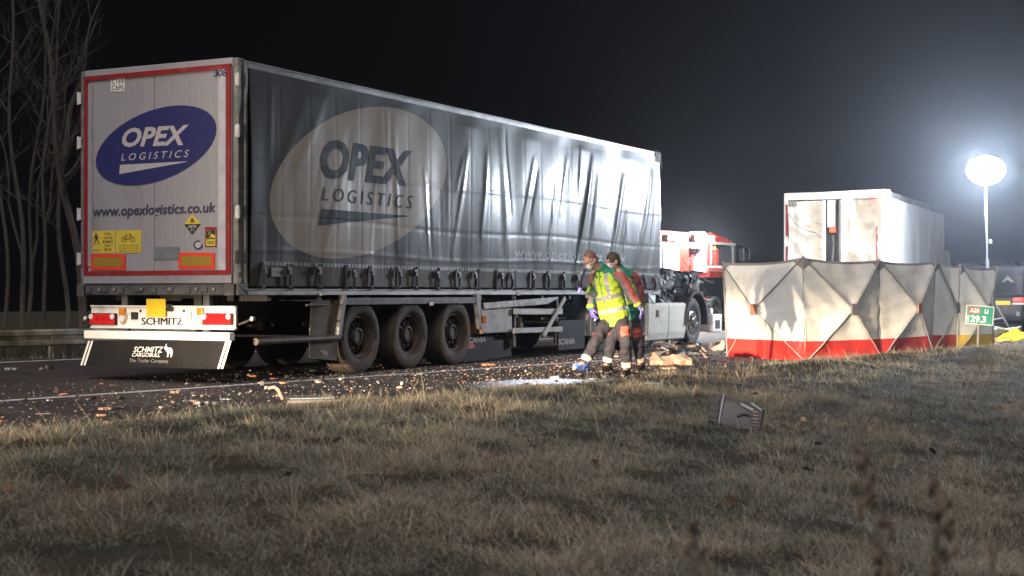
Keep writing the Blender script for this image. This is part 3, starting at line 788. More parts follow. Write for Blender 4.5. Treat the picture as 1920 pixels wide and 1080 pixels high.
for ys, n_ in ((WID + .004, 0), (-.004, 1)):
    for py in ((185, 268, 402, 486) if n_ == 0 else (150, 246, 398, 482)):
        z = R(160 if n_ == 0 else 445, py)[1]; sg = 1 if n_ == 0 else -1
        mb = MB(); mb.span((-.05, ys - .03 * sg, z - .075), (-.02, ys + .035 * sg, z + .075)); mb.tube([(-.045, ys + .02 * sg, z - .085), (-.045, ys + .02 * sg, z + .085)], .016, 8)
        mb.build('hinge', hing if n_ == 0 or py < 460 else dark_steel, TRL, bevel=.006)
        for dz in (-.04, .04):
            MB().lathe([(0, .005), (.011, .004), (.011, 0)], (-.035, ys - .12 * sg, z + dz), (-1, 0, 0), 8).build('rivet', grey_steel, TRL)
# prints on the doors
P0, P1, P2 = .0415, .0435, .0455
el = [(182, 305.5), (344, 197.6), (410.5, 241), (255, 350), (221.7, 242.8), (295, 206), (393, 212), (399, 273), (362, 310), (298, 340.6), (206, 334.5)]
C2, M2 = fit_ellipse([R(*p) for p in el])
w_, U_ = np.linalg.eigh(M2)
pts = [C2 + U_ @ (np.array([math.cos(a), math.sin(a)]) / np.sqrt(w_)) for a in np.linspace(0, 2 * math.pi, 73)[:-1]]
MB().prism([tuple(p) for p in pts], lambda p: (-.034, p[0], p[1]), lambda p: (-P0, p[0], p[1])).build('logo_oval', navy, TRL)
mb = MB(); lettering(mb, 'OPEX', quad(RV(231, 277, P1), RV(352, 273, P1), RV(358.6, 234, P1), RV(236, 241, P1)), shear=.14, bold=.035, space=1.02); mb.build('lettering', white_print, TRL, clean=False)
mb = MB(); lettering(mb, 'LOGISTICS', quad(RV(231.5, 302, P1), RV(357, 295, P1), RV(359.5, 281, P1), RV(232.5, 289, P1)), shear=.14, space=1.5, bold=.004)
mb.build('lettering', white_print, TRL, clean=False)
mb = MB(); mb.add([RV(229.5, 309.5, P1), RV(228, 327, P1), RV(354.6, 304, P1), RV(354.6, 303, P1)], [(0, 1, 2, 3)]); mb.build('logo_swoosh', white_print, TRL, clean=False)
mb = MB(); lettering(mb, 'www.opexlogistics.co.uk', quad(RV(178, 412.5, P1), RV(408, 404, P1), RV(408.5, 379.5, P1), RV(179, 387, P1)), shear=.12, bold=.018); mb.build('lettering', navy_text, TRL, clean=False)
mb = MB(); lettering(mb, '308', quad(RV(405.5, 145, P2 + .012), RV(431, 144, P2 + .012), RV(431.5, 130.5, P2 + .012), RV(406.5, 131.5, P2 + .012)), shear=.12, bold=.02); mb.build('lettering', navy_text, TRL, clean=False)
def sticker(name, px, m, out=P0, pts=None):
    mb = MB()
    if pts: v = [R(*p) for p in pts]
    else:
        x0, y0, x1, y1 = px; v = [R(x0, y1), R(x1, y1), R(x1, y0), R(x0, y0)]
    mb.prism(v, lambda p: (-.034, p[0], p[1]), lambda p: (-out, p[0], p[1]))
    return mb.build(name, m, TRL)
def ink(s, x0, y0, x1, y1, m=blk, out=P1, **kw):
    mb = MB(); lettering(mb, s, quad(*RQ(x0, y0, x1, y1, out)), **kw); mb.build('lettering', m, TRL, clean=False)
sticker('label_sticker', (212, 147, 237.5, 172), white_bright)
ink('C169', 214, 149, 236, 158, bold=.01); ink('C695', 214, 160, 236, 170, bold=.01)
sticker('warning_sticker', (176, 433, 220, 475), yel); sticker('warning_sticker', (222, 432, 269, 474), yel)
mb = MB()      # walking figure
def rq(pts): mb.add([RV(x, y, P1) for x, y in pts], [tuple(range(len(pts)))])
def disc(x, y, r, n=10): rq([(x + r * math.cos(2 * math.pi * k / n), y + r * math.sin(2 * math.pi * k / n)) for k in range(n)])
def stroke(a, b, w):
    ax, ay = a; bx_, by_ = b; L = math.hypot(bx_ - ax, by_ - ay); nx, ny = -(by_ - ay) / L * w / 2, (bx_ - ax) / L * w / 2
    rq([(ax + nx, ay + ny), (bx_ + nx, by_ + ny), (bx_ - nx, by_ - ny), (ax - nx, ay - ny)])
disc(184.5, 439.3, 1.8); rq([(182.6, 441.5), (186.8, 441.5), (187.3, 449.5), (183, 449.5)])
for a, b, w in (((184, 449), (181, 459), 1.8), ((186, 449), (190, 458), 1.8), ((183, 442.5), (179.5, 448), 1.2), ((186.5, 442.5), (188.8, 448), 1.2)): stroke(a, b, w)
def ring(x, y, r, w, n=20, a0=0, a1=2 * math.pi):
    for k in range(n):
        a, b = a0 + (a1 - a0) * k / n, a0 + (a1 - a0) * (k + 1) / n
        rq([(x + r * math.cos(a), y + r * math.sin(a)), (x + r * math.cos(b), y + r * math.sin(b)), (x + (r - w) * math.cos(b), y + (r - w) * math.sin(b)), (x + (r - w) * math.cos(a), y + (r - w) * math.sin(a))])
ring(236.5, 449.5, 4.8, 1.0); ring(253, 449.5, 4.8, 1.0)
for a, b in (((236.5, 449.5), (240.5, 441)), ((240.5, 441), (250, 441)), ((250, 441), (253, 449.5)), ((240.5, 441), (245, 449.5)), ((245, 449.5), (250, 441)), ((236.5, 449.5), (245, 449.5)), ((239.5, 438), (241, 442)), ((247.5, 438.8), (251, 438.8)), ((250, 441), (249, 438.5))): stroke(a, b, .9)
mb.build('pictogram', blk, TRL, clean=False)
ty = 436.5
for w in ('IF YOU', "CAN'T SEE", 'MY MIRRORS', "I CAN'T", 'SEE YOU'):
    wd = min(9.5, .95 * len(w)); ink(w, 207 - wd, ty, 207 + wd, ty + 4.6, bold=.01); ty += 7.3
for k, yy in enumerate((459, 464, 469)): ink(('CYCLISTS BEWARE', 'OF PASSING THIS', 'VEHICLE ON THE INSIDE')[k], 227, yy, 264, yy + 3, m=mat('brown_print', (.22, .13, .03)))
ink('TAKE CARE', 178.5, 468, 192, 471)
dia = [(364.5, 401.5), (349.5, 420.5), (364.5, 440), (380, 420)]
sticker('hazard_sticker', None, yel, pts=dia)
mb = MB(); rq([(349.5, 420.5), (364.5, 440), (380, 420)]); mb.build('sticker_half', blk, TRL, clean=False)
mb = MB(); rq([(361, 414), (364.5, 408), (368, 414)]); stroke((361, 416.5), (369, 415.8), 2.2); mb.build('pictogram', blk, TRL, clean=False)
ink('0878', 357.5, 422, 372.5, 428, white_print, out=P2, bold=.015); ink('33', 361.5, 429.5, 368.5, 433.5, white_print, out=P2, bold=.01)
mb = MB(); ring(375.5, 459.5, 8.5, 2.6, 18, -.1, 1.75 * math.pi - .4); mb.build('ring_sticker', navy, TRL, clean=False)
mb = MB(); ring(375.5, 459.5, 5.8, 5.8, 18); mb.build('ring_sticker', white_print, TRL, clean=False)
sticker('blind_spot_sticker', (388.5, 426, 410, 463), red_tape); 
mb = MB(); rq([(390.5, 461), (408, 461), (408, 432), (390.5, 432)]); mb.build('sticker_half', yel, TRL, clean=False)
P1s = P1; P1 = P2
mb = MB(); rq([(391, 433), (407.5, 431.5), (407.5, 441), (400, 438), (397, 446), (391, 449)]); rq([(391, 451), (400, 445), (407, 447), (407, 449), (399, 448)])
for yy in (453.5, 456.5): stroke((393, yy), (406, yy), 1.4)
mb.build('pictogram', blk, TRL, clean=False)
mb = MB(); rq([(396, 434), (402, 433.5), (399, 439), (394, 441)]); mb.build('pictogram', white_print, TRL, clean=False)
P1 = P1s
sticker('cover_plate', (293, 463, 340, 486), mat('slate_plate', (.16, .18, .195), rough=.5), out=.05)
for x0, x1, y0, y1 in ((175.5, 240, 477, 506), (339.5, 407, 474, 504)):
    sticker('marker_board', (x0, y0, x1, y1), ret_red, out=.048)
    mb = MB(); v = RQ(x0 + 5.5, y0 + 6, x1 - 5.5, y1 - 6, .050); mb.add(v, [(0, 1, 2, 3)]); mb.build('board_field', ret_yel, TRL, clean=False)
# ---- beam under the doors
mb = MB(); mb.span((-.03, -.03, 1.075), (.15, WID + .03, 1.222)); mb.build('rear_beam', grey_steel, TRL, bevel=.01)
for k in range(9): mb = MB(); mb.span((-.05, .18 + k * .27, 1.10 + .012 * (k % 2)), (-.031, .28 + k * .27, 1.18)); mb.build('beam_bracket', grey_steel, TRL, bevel=.006)
mb = MB(); mb.span((-.075, .02, 1.07), (-.031, .17, 1.215)); mb.build('end_bracket', grey_steel, TRL, bevel=.006)
mb = MB(); mb.span((-.075, WID - .10, 1.05), (-.031, WID + .02, 1.20)); mb.build('end_bracket', grey_steel, TRL, bevel=.006)
for y in (.35, .62, 1.05, 1.5, 1.95, 2.2):
    MB().lathe([(0, .012), (.02, .010), (.024, 0)], (-.05, y, 1.15), (-1, 0, 0), 10).build('bolt', mat('bolt_zinc', (.45, .43, .41), rough=.35, metal=.6), TRL)
# ---- light panel, bumper, flap
mb = MB(); ya, yb, za, zb = RBX(mb, 177.5, 573, 447, 616.5, .02, .06)
mb.span((-.06, ya, za), (-.085, yb, za + .02)); mb.span((-.06, ya, zb - .02), (-.085, yb, zb)); mb.build('light_panel', white_bright, TRL, bevel=.006)
for px in (233, 386):      # hangers
    mb = MB(); y = R(px, 560)[0]; mb.span((.0, y - .05, .55), (.08, y + .05, 1.10)); mb.build('hanger', grey_steel, TRL, bevel=.006)
for x0, x1, w0 in ((176, 227, 1), (387, 444.5, 0)):
    mb = MB(); RBX(mb, x0, 587, x1, 609.5, .06, .088); lp = mb.build('tail_light', mat('lamp_housing', (.025, .02, .02), rough=.4), TRL, bevel=.008)
    mb = MB(); RBX(mb, x0 + 2, 588.5, x1 - 2, 608, .088, .104); mb.build('lens', red_lens, lp, bevel=.01)
    wd = x1 - x0
    for f, m_ in ((.10, clear_lens), (.30, red_lens), (.50, red_lens), (.70, red_lens), (.88, clear_lens)):
        p = RV(x0 + wd * f, 593.5, .104)
        MB().lathe([(0, .014), (.028, .012), (.037, 0)], p, (-1, 0, 0), 14).build('bulb_lens', m_, lp, smooth=True)
for px in (237.5, 383.5):
    mb = MB(); p = RV(px, 594, .06)
    mb.ball(p, (.03, .075, .10), 14); wl = mb.build('warning_lamp', mat('lamp_beige', (.52, .40, .28), rough=.4, dirt=(.2, .13, .08), damt=.5, dscale=9), TRL, smooth=True)
    mb = MB(); RBX(mb, px - 5.5, 577.5, px + 5.5, 590, .062, .10); mb.build('lens', orange_l, wl, bevel=.012, seg=2)
    MB().lathe([(0, .02), (.04, .014), (.05, 0)], RV(px, 597, .085), (-1, 0, 0), 14).build('lens', clear_lens, wl, smooth=True)
mb = MB(); RBX(mb, 253.5, 585, 265.5, 599, .06, .085); mb.build('socket', blk, TRL, bevel=.006)
mb = MB(); RBX(mb, 349, 585, 366, 600, .06, .10); mb.build('socket', white_bright, TRL, bevel=.012, seg=2)
for px, py in ((270, 583), (351, 583)): MB().lathe([(0, .012), (.016, .01), (.018, 0)], RV(px, py, .06), (-1, 0, 0), 10).build('bolt', blk, TRL)
mb = MB(); RBX(mb, 284, 560.5, 320, 594, .085, .10); mb.build('number_plate', plate_y, TRL, bevel=.006)
mb = MB(); RBX(mb, 320.5, 570, 332, 584, .06, .09); mb.build('socket', blk, TRL, bevel=.02, seg=2)
[ink('SCHMITZ', 272 + dx_, 595.5, 349.5 + dx_, 609, out=.0625 + .0004 * j_) for j_, dx_ in enumerate((-.7, 0, .7))]
mb = MB(); ya, yb, za, zb = RBX(mb, 171.5, 621, 443, 636.5, .03, .14); bp = mb.build('bumper_bar', ret_white, TRL, bevel=.012, seg=2)
mb = MB()      # flap hangs with its lower edge swung out and to the left
fv = [RV(178, 637.5, .12), RV(447, 637.5, .12), RV(438.6, 691, .20), RV(171, 684.5, .20)]
mb.prism([0, 1, 2, 3], lambda i: fv[i], lambda i: fv[i] + Vector((.012, 0, 0)))
flap = mb.build('spray_flap', flap_m, TRL)
FQ = quad(fv[3], fv[2], fv[1], fv[0])
lift = Vector((-.004, 0, 0))
for u0, u1 in ((.003, .017), (.026, .040), (.960, .974), (.983, .997)): MB().add([FQ(u0, .02) + lift, FQ(u1, .02) + lift, FQ(u1, .98) + lift, FQ(u0, .98) + lift], [(0, 1, 2, 3)]).build('reflective_stripe', ret_white, flap, clean=False)
def flap_ink(s, x0, y0, x1, y1, m, **kw):
    def uv(px, py):      # pixel -> flap coordinates
        w = (690 - py) / 53.0; xl, xr = 171 + 7 * w, 438.6 + 8.4 * w; return (px - xl) / (xr - xl), w
    a, b, c, d = [FQ(*uv(*p)) + lift for p in ((x0, y1), (x1, y1), (x1, y0), (x0, y0))]
    mb = MB(); lettering(mb, s, quad(a, b, c, d), **kw); mb.build('lettering', m, flap, clean=False); return uv
uvf = flap_ink('SCHMITZ', 270, 649.5, 325, 661, ret_white, shear=.15, bold=.01)
flap_ink('CARGOBULL', 268.5, 662, 321, 669.5, ret_white, shear=.15, bold=.01)
flap_ink('The Trailer Company', 265, 673.5, 338, 682.5, mat('grey_print', (.33, .31, .29)), shear=.1)
eleph = [(.10, .62), (.06, .72), (.16, .80), (.20, .95), (.30, 1.0), (.24, .90), (.26, .78), (.38, .76), (.48, .68), (.62, .72), (.82, .66), (.95, .50), (.97, .25), (.92, .02), (.80, .0), (.82, .20), (.74, .30), (.62, .28), (.60, .0), (.48, .0), (.47, .26), (.40, .40), (.30, .42), (.26, .55), (.18, .55)]
def elephant(to3d, m, parent): MB().add([to3d(u, w) for u, w in eleph], [tuple(range(len(eleph)))]).build('emblem', m, parent, clean=False)
elephant(lambda u, w: FQ(*uvf(325 + 19 * u, 669.5 - 26 * w)) + lift, ret_white, flap)
# marker lamps on rubber stalks
for px, y0 in ((160.5, WID), (463, 0.0)):
    y, z = R(px, 598, -.1) if px > 400 else R(px, 597)
    mb = MB(); mb.tube([(0, y0 + (.0 if px > 400 else -.02), z - .07), (-.02, (y0 + y) / 2, z - .045), (0, y, z)], .014, 8); sl = mb.build('marker_stalk', black_rub, TRL, smooth=True)
    mb = MB(); mb.ball((0, y, z), (.035, .022, .03), 10); mb.build('lens', mat('stalk_lens', (.85, .82, .78), rough=.2), sl, smooth=True)
    mb = MB(); mb.ball((.035, y, z), (.03, .024, .032), 10); mb.build('cap', black_rub, sl, smooth=True)
# ---- running gear
tyre_m = mat('tyre_rubber', (.082, .060, .047), (.056, .042, .034), rough=.85, scale=6, bump=.25, bscale=50, dirt=(.11, .085, .066), damt=.65, dscale=4)  # rubber tinted brown to carry the warm headlight glance, with dirt on top
rim_m = mat('rusty_rim', (.105, .070, .048), (.060, .042, .032), rough=.75, scale=9, dirt=(.18, .115, .072), damt=.5, dscale=7)
hub_m = mat('hub_dark', (.040, .034, .030), (.028, .025, .023), rough=.7, scale=9, dirt=(.10, .075, .055), damt=.5)
nut_m = mat('wheel_nut', (.21, .16, .115), (.12, .09, .07), rough=.5, metal=.4, scale=30)
def tyre_prof(Rr, ri, w):
    h = w / 2
    return [(ri, -h * .62), (ri + .012, -h * .80), (ri + .06, -h * .96), (Rr - .10, -h), (Rr - .055, -h * .975), (Rr - .05, -h * .985), (Rr - .016, -h * .90), (Rr, -h * .78), (Rr, -h * .5), (Rr - .012, -h * .49), (Rr - .012, -h * .45), (Rr, -h * .44),
            (Rr, h * .44), (Rr - .012, h * .45), (Rr - .012, h * .49), (Rr, h * .5), (Rr, h * .78), (Rr - .016, h * .90), (Rr - .05, h * .985), (Rr - .10, h), (ri + .06, h * .96), (ri + .012, h * .80), (ri, h * .62)]
def wheel(parent, x, y, Rr=.505, w=.385, ax=(0, -1, 0), ri=.288, tm=None, rm=None, nm=None, hm=None, deep=.06, bolts=10):
    o = (x, y, Rr - .004); a = Vector(ax)
    mb = MB(); mb.lathe(tyre_prof(Rr, ri, w), o, ax, 48); wh = mb.build('wheel', tm or tyre_m, parent, smooth=True, angle=50)
    h = w / 2; f0 = h * .62
    prof = [(ri, f0 - .02), (ri - .005, f0 + .028), (ri - .022, f0 + .026), (ri - .028, f0 - deep * .4), (.262, f0 - deep), (.225, f0 - deep - .004), (.205, f0 - deep + .012), (.17, f0 - deep + .018), (.12, f0 - deep + .018)]
    mb = MB(); mb.lathe(prof, o, ax, 60, skip=lambda i, k: i == 4 and k % 6 in (1, 2, 3)); mb.build('rim', rm or rim_m, wh, smooth=True, angle=30)
    mb = MB(); mb.lathe([(.27, f0 - deep - .05), (.02, f0 - deep - .05)], o, ax, 24); mb.build('dark_backing', blk, wh)  # flat dark disc stands in for the shade behind the rim holes
    mb = MB(); mb.lathe([(.135, f0 - deep), (.130, f0 - deep + .055), (.115, f0 - deep + .085), (.10, f0 - deep + .09), (.095, f0 - deep + .075), (.0, f0 - deep + .075)], o, ax, 28); mb.build('hub', hm or hub_m, wh, smooth=True, angle=30)
    mb = MB(); xx = (Vector((0, 0, 1)) - a * a.z).normalized(); yy = a.cross(xx)
    for k in range(bolts):
        t = 2 * math.pi * (k + .5) / bolts; p = Vector(o) + (xx * math.cos(t) + yy * math.sin(t)) * .1675 + a * (f0 - deep + .014)
        mb.lathe([(.019, 0), (.019, .022), (.012, .034), (0, .034)], p, ax, 6)
    mb.build('wheel_nuts', nm or nut_m, wh)
    return wh
for k, px in enumerate((681, 769, 853)):
    x = 2.71 + 1.31 * k
    wheel(TRL, x, .21); wheel(TRL, x, WID - .21, ax=(0, 1, 0))
    mb = MB(); mb.tube([(x, .36, .5), (x, WID - .36, .5)], .07, 10); mb.build('axle', dark_steel, TRL, smooth=True)
mb = MB()
for y in (.72, WID - .72): mb.span((.1, y - .06, .72), (9.2, y + .06, 1.09)); mb.span((9.0, y - .06, .94), (13.4, y + .06, 1.09))
for k in range(12): mb.span((.6 + k * 1.1, .03, 1.0), (.68 + k * 1.1, WID - .03, 1.085))
mb.build('chassis_beam', dark_steel, TRL)
# wing over the axles with its two stays
mb = MB(); xa, xb, za, zb = SBX(mb, 640, 549, 890, 561, .0, .03)
zb = 1.035; za = .945
mb = MB(); mb.span((xa, .0, za), (xb, -.025, zb))
for k in range(4): mb.span((xa, -.025, za + .012 + k * .02), (xb, -.031, za + .020 + k * .02))
mb.span((xa, 0, zb - .01), (xb, .45, zb)); mb.build('wheel_wing', mat('wing_plastic', (.125, .118, .112), (.10, .095, .09), rough=.55, scale=6, dirt=(.07, .06, .05), damt=.45), TRL)
for pts in ([(641, 552), (647, 552), (637, 632), (630, 632)], [(889, 550), (898, 550), (899, 610), (896, 618)]):
    mb = MB(); v = [S(*p) for p in pts]; mb.prism(v, lambda p: (p[0], -.035, p[1]), lambda p: (p[0], .05, p[1])); mb.build('wing_stay', mat('stay_grey', (.20, .19, .185), rough=.5, dirt=(.1, .09, .08), damt=.5), TRL, bevel=.006)
# mud flap behind the first axle, marker bar behind it
mb = MB(); v = [S(*p) for p in ((587, 567), (617, 562), (636, 572), (634, 632), (634, 676), (583, 672), (584, 615))]
mb.prism(v, lambda p: (p[0], .02, p[1]), lambda p: (p[0] + .02, .05, p[1])); mf = mb.build('mud_flap', brownish, TRL)
x0, z0 = S(601, 671); x1, z1 = S(617, 652)
elephant(lambda u, w: (x1 + (x0 - x1) * (1 - u), .014, z0 + (z1 - z0) * w), mat('worn_emblem', (.40, .33, .27)), mf)
mb = MB(); xa, za = S(478, 629); xb, zb = S(634, 633); mb.tube([(xa, -.01, .50), (xb, -.01, .50)], .045, 10); mb.build('side_bar', mat('bar_brown', (.085, .065, .05), (.06, .048, .038), rough=.6, scale=4), TRL, smooth=True)
mb = MB(); xa, xb, za, zb = SBX(mb, 571, 570, 617, 574, .0, .04); mb.build('side_bar', brownish, TRL, bevel=.01)
mb = MB(); xa, xb, za, zb = SBX(mb, 596, 549, 604, 554, .02, .05); mb.build('side_reflector', clear_lens, TRL, bevel=.006)
mb = MB(); xa, xb, za, zb = SBX(mb, 803, 566, 808, 573, .02, .05); mb.build('side_reflector', clear_lens, TRL, bevel=.006)
for px, py in ((969, 551), (1098, 556)):
    mb = MB(); SBX(mb, px - 3, py - 3, px + 3, py + 3, .02, .05); mb.build('side_reflector', clear_lens, TRL, bevel=.006)
# pallet box, torn side guard
cream = mat('box_cream', (.40, .385, .35), (.34, .325, .295), rough=.55, scale=3, dirt=(.2, .18, .155), damt=.4)
guard_m = mat('guard_alu', (.40, .395, .38), (.33, .325, .31), rough=.45, metal=.25, scale=4, dirt=(.16, .15, .135), damt=.5)
mb = MB(); xa, xb, za, zb = SBX(mb, 905, 577, 960, 624, -.45, .0); mb.build('pallet_box', cream, TRL, bevel=.012, seg=2)
mb = MB(); SBX(mb, 903, 592, 909.5, 606, .0, .03); mb.build('marker_lamp', orange_l, TRL, bevel=.01)
mb = MB(); SBX(mb, 901.5, 580, 904.5, 626, -.3, .012); mb.build('box_edge', mat('box_orange', (.42, .20, .09), rough=.5), TRL)
def sbar(pa, pb, w, m=guard_m, name='guard_rail_bar', out=.03):
    a, b = S(*pa), S(*pb); mb = MB(); mb.bar((a[0], -out, a[1]), (b[0], -out - .003, b[1]), .03, w); return mb.build(name, m, TRL, bevel=.005)
sbar((960, 584), (1051, 584), .10); sbar((959, 620), (1050, 617), .09, out=.034)
sbar((1053, 558), (1013, 629), .075, out=.068)
mb = MB(); v = [S(*p) for p in ((903, 568), (1040, 557), (1043, 559), (1022, 570), (905, 579))]; mb.prism(v, lambda p: (p[0], -.045, p[1]), lambda p: (p[0], -.010, p[1]))
mb.build('bent_guard_panel', mat('bent_panel', (.46, .45, .42), (.30, .29, .27), rough=.5, scale=5, dirt=(.08, .075, .07), damt=.6, dscale=7), TRL)
for px in (968, 1047): mb = MB(); x, _ = S(px, 600); mb.span((x - .03, .02, .22), (x + .03, .08, 1.05)); mb.build('guard_post', dark_steel, TRL)
# landing legs and air tanks underneath
for y in (.55, WID - .55):
    mb = MB(); mb.span((9.75, y - .06, .36), (9.87, y + .06, 1.1)); mb.span((9.66, y - .13, .32), (9.96, y + .13, .36)); mb.bar((9.81, y, .62), (10.4, y, 1.05), .05, .05); mb.build('landing_leg', grey_steel, TRL, bevel=.008)
mb = MB(); mb.tube([(7.2, .55, .62), (7.22, .55, .62), (8.2, .55, .62), (8.22, .55, .62)], [.10, .15, .15, .10], 18); mb.build('air_tank', grey_steel, TRL, smooth=True)
mb = MB(); xx, zz = S(995, 603); mb.tube([(xx, .30, .42), (xx, .30, .44), (xx, .30, .68), (xx, .30, .70)], [.10, .13, .13, .10], 16); mb.tube([(xx, .30, .53), (xx, .30, .57)], .137, 16); mb.build('air_tank', mat('tank_grey', (.24, .235, .22), rough=.45), TRL, smooth=True)
# ================================================================== THE WRECKED TRACTOR UNDER THE TRAILER'S FRONT
TX = 10.72
TRC = thing('lorry_tractor', 'wrecked lorry tractor ahead of the grey trailer, cab crushed to dark scrap', 'lorry', T.world(TX, 0, 0), T.rz)
def sh(mb, dx=-TX):
    mb.v = [(p[0] + dx, p[1], p[2]) for p in mb.v]; return mb
tyre2 = mat('tyre_dark', (.028, .027, .027), (.02, .019, .019), rough=.8, scale=6, bump=.25, bscale=50, dirt=(.06, .052, .046), damt=.5)
chrome = mat('polished_rim', (.62, .61, .60), (.42, .41, .40), rough=.22, metal=.9, scale=12, dirt=(.14, .12, .10), damt=.5, dscale=7)
cream_p = mat('cream_panel', (.66, .64, .56), (.60, .58, .50), rough=.35, scale=2, dirt=(.42, .38, .32), damt=.35, dscale=5)
scrap = mat('scrap_dark', (.010, .011, .014), (.020, .022, .026), rough=.5, spec=.25, scale=7, dirt=(.035, .035, .037), damt=.4, dscale=9, bump=.5, bscale=12)
scrap_g = mat('scrap_grey', (.28, .28, .25), (.16, .16, .15), rough=.5, scale=6, dirt=(.06, .06, .06), damt=.6, dscale=6, bump=.4, bscale=14)
bright_metal = mat('torn_metal', (.55, .55, .55), (.3, .3, .3), rough=.3, metal=.7, scale=12)
for x in (10.72, 12.17):
    wheel(TRC, x - TX, .17, w=.32, tm=tyre2, rm=chrome, nm=chrome, hm=chrome, deep=-.0 if x > 12 else .14)
    wheel(TRC, x - TX, WID - .2, w=.32, ax=(0, 1, 0), tm=tyre2, rm=chrome, nm=chrome)
SX_, _ = S(1300, 603)
wheel(TRC, SX_ - TX, .16, w=.33, tm=tyre2, rm=chrome, nm=chrome, hm=chrome, deep=-.03)
wheel(TRC, SX_ - TX, WID - .2, w=.33, ax=(0, 1, 0), tm=tyre2, rm=chrome, nm=chrome)
mb = MB()
for y in (.80, WID - .80): mb.span((10.0, y - .05, .62), (16.4, y + .05, .92))
for x in (10.72, 12.17, SX_): mb.tube([(x, .3, .5), (x, WID - .3, .5)], .08, 10)
mb.span((10.6, .45, .92), (12.2, WID - .45, 1.02))
sh(mb).build('chassis', dark_steel, TRC)
for i, (x0, x1) in enumerate(((1211, 1248.5), (1249.5, 1281.5))):      # white side fairings, rounded
    xa, xb = S(x0, 605)[0], S(x1, 605)[0]
    prof = [(-.06, .86), (-.02, .90), (.5, .90), (.5, .14), (.04, .12), (-.01, .16), (-.045, .30), (-.06, .55)]
    mb = MB(); mb.prism(prof, lambda p: (xa, p[0], p[1]), lambda p: (xb, p[0], p[1])); sf = sh(mb).build('side_fairing', cream_p, TRC, bevel=.012, seg=2)
    if i == 0:
        xm, zm = S(1227, 588); mb = MB(); mb.span((xm - .07, -.075, zm - .07), (xm + .07, -.06, zm + .07)); mb.span((xm - .045, -.08, zm - .03), (xm + .045, -.075, zm + .035)); sh(mb).build('emblem', mat('emblem_bronze', (.10, .06, .03), rough=.4, metal=.5), sf, bevel=.01)
# fenders of the rear axles: curved grey edge strips
def fender(xc, a0, a1, r, name, m, y0=-.06, y1=.34, th=.04, zc=.5):
    mb = MB(); v, f = [], []; n = 14
    for k in range(n + 1):
        a = a0 + (a1 - a0) * k / n
        for rr in (r, r + th):
            for y in (y0, y1): v.append((xc + math.cos(a) * rr, y, zc + math.sin(a) * rr))
    for k in range(n):
        b = 4 * k
        for i, j in ((0, 1), (1, 3), (3, 2), (2, 0)): f.append((b + i, b + j, b + 4 + j, b + 4 + i))
    f += [(0, 2, 3, 1), (4 * n, 4 * n + 1, 4 * n + 3, 4 * n + 2)]
    mb.add(v, f); return sh(mb).build(name, m, TRC, smooth=True)
fen_g = mat('fender_grey', (.24, .235, .23), (.18, .18, .175), rough=.5)
fender(10.72, math.radians(62), math.radians(196), .60, 'fender', fen_g, y0=-.07, y1=.36)
fender(12.17, math.radians(-22), math.radians(100), .60, 'fender', fen_g, y0=-.07, y1=.36)
fender(SX_, math.radians(-8), math.radians(186), .60, 'fender', mat('fender_black', (.02, .02, .022), rough=.3, spec=.7), y0=-.10, y1=.42, th=.07)
for px, w0 in ((897, 'SCANIA'), (1061, 'SCANIA')):      # rubber flaps with lettering behind the tractor wheels
    pass
xa = S(1046, 640)[0]; xb = S(1094, 640)[0]
mb = MB(); mb.prism([(xa, .10), (xb, .10), (xb, .62), (xa, .62)], lambda p: (p[0], -.02, p[1]), lambda p: (p[0], .0, p[1])); rf = sh(mb).build('rubber_flap', flap_m, TRC)
mb = MB(); z = S(1062, 640)[1]; x0, x1 = S(1045, 640)[0], S(1076, 640)[0]
lettering(mb, 'SCANIA', quad((x0, -.024, z - .055), (x1, -.024, z - .055), (x1, -.024, z + .055), (x0, -.024, z + .055)), bold=.03); sh(mb).build('lettering', mat('worn_letter', (.34, .26, .21), rough=.6), rf, clean=False)
# front corner bumper piece
mb = MB(); xa, xb, za, zb = SBX(mb, 1329, 589, 1346, 622, -.25, .10); bc = sh(mb).build('bumper_corner', white_door, TRC, bevel=.03, seg=2)
mb = MB(); SBX(mb, 1333, 600, 1341, 616, .10, .115); sh(mb).build('lamp_hole', scrap, bc, bevel=.01)
MB_ = MB(); x, z = S(1327, 583); MB_.ball((x, -.08, z), (.05, .04, .07), 10); sh(MB_).build('side_lamp', clear_lens, TRC, smooth=True)
# the crushed cab: folded sheets, ribs, hoses
def crumple(c, d, seed, amp=.25, n=9, jag=1.0):
    c = Vector(c); mb = MB(); v = []; so = Vector((seed * 3.7, seed * 1.3, seed * 2.1))
    me = bpy.data.meshes.new('t'); bm = bmesh.new(); bmesh.ops.create_cube(bm, size=1.0)
    bmesh.ops.subdivide_edges(bm, edges=bm.edges, cuts=n, use_grid_fill=True)
    for p in bm.verts:
        q = Vector((p.co.x * d[0], p.co.y * d[1], p.co.z * d[2]))
        a = mnoise.noise_vector(q * 1.7 + so) * amp + mnoise.noise_vector(q * 4.6 + so) * amp * .55 + mnoise.noise_vector(q * 11 + so) * amp * .22 * jag
        p.co = c + q + a
    bm.verts.index_update()
    mb.add([p.co.copy() for p in bm.verts], [[w.index for w in f.verts] for f in bm.faces]); bm.free(); bpy.data.meshes.remove(me)
    return mb
WR = random.Random(17)
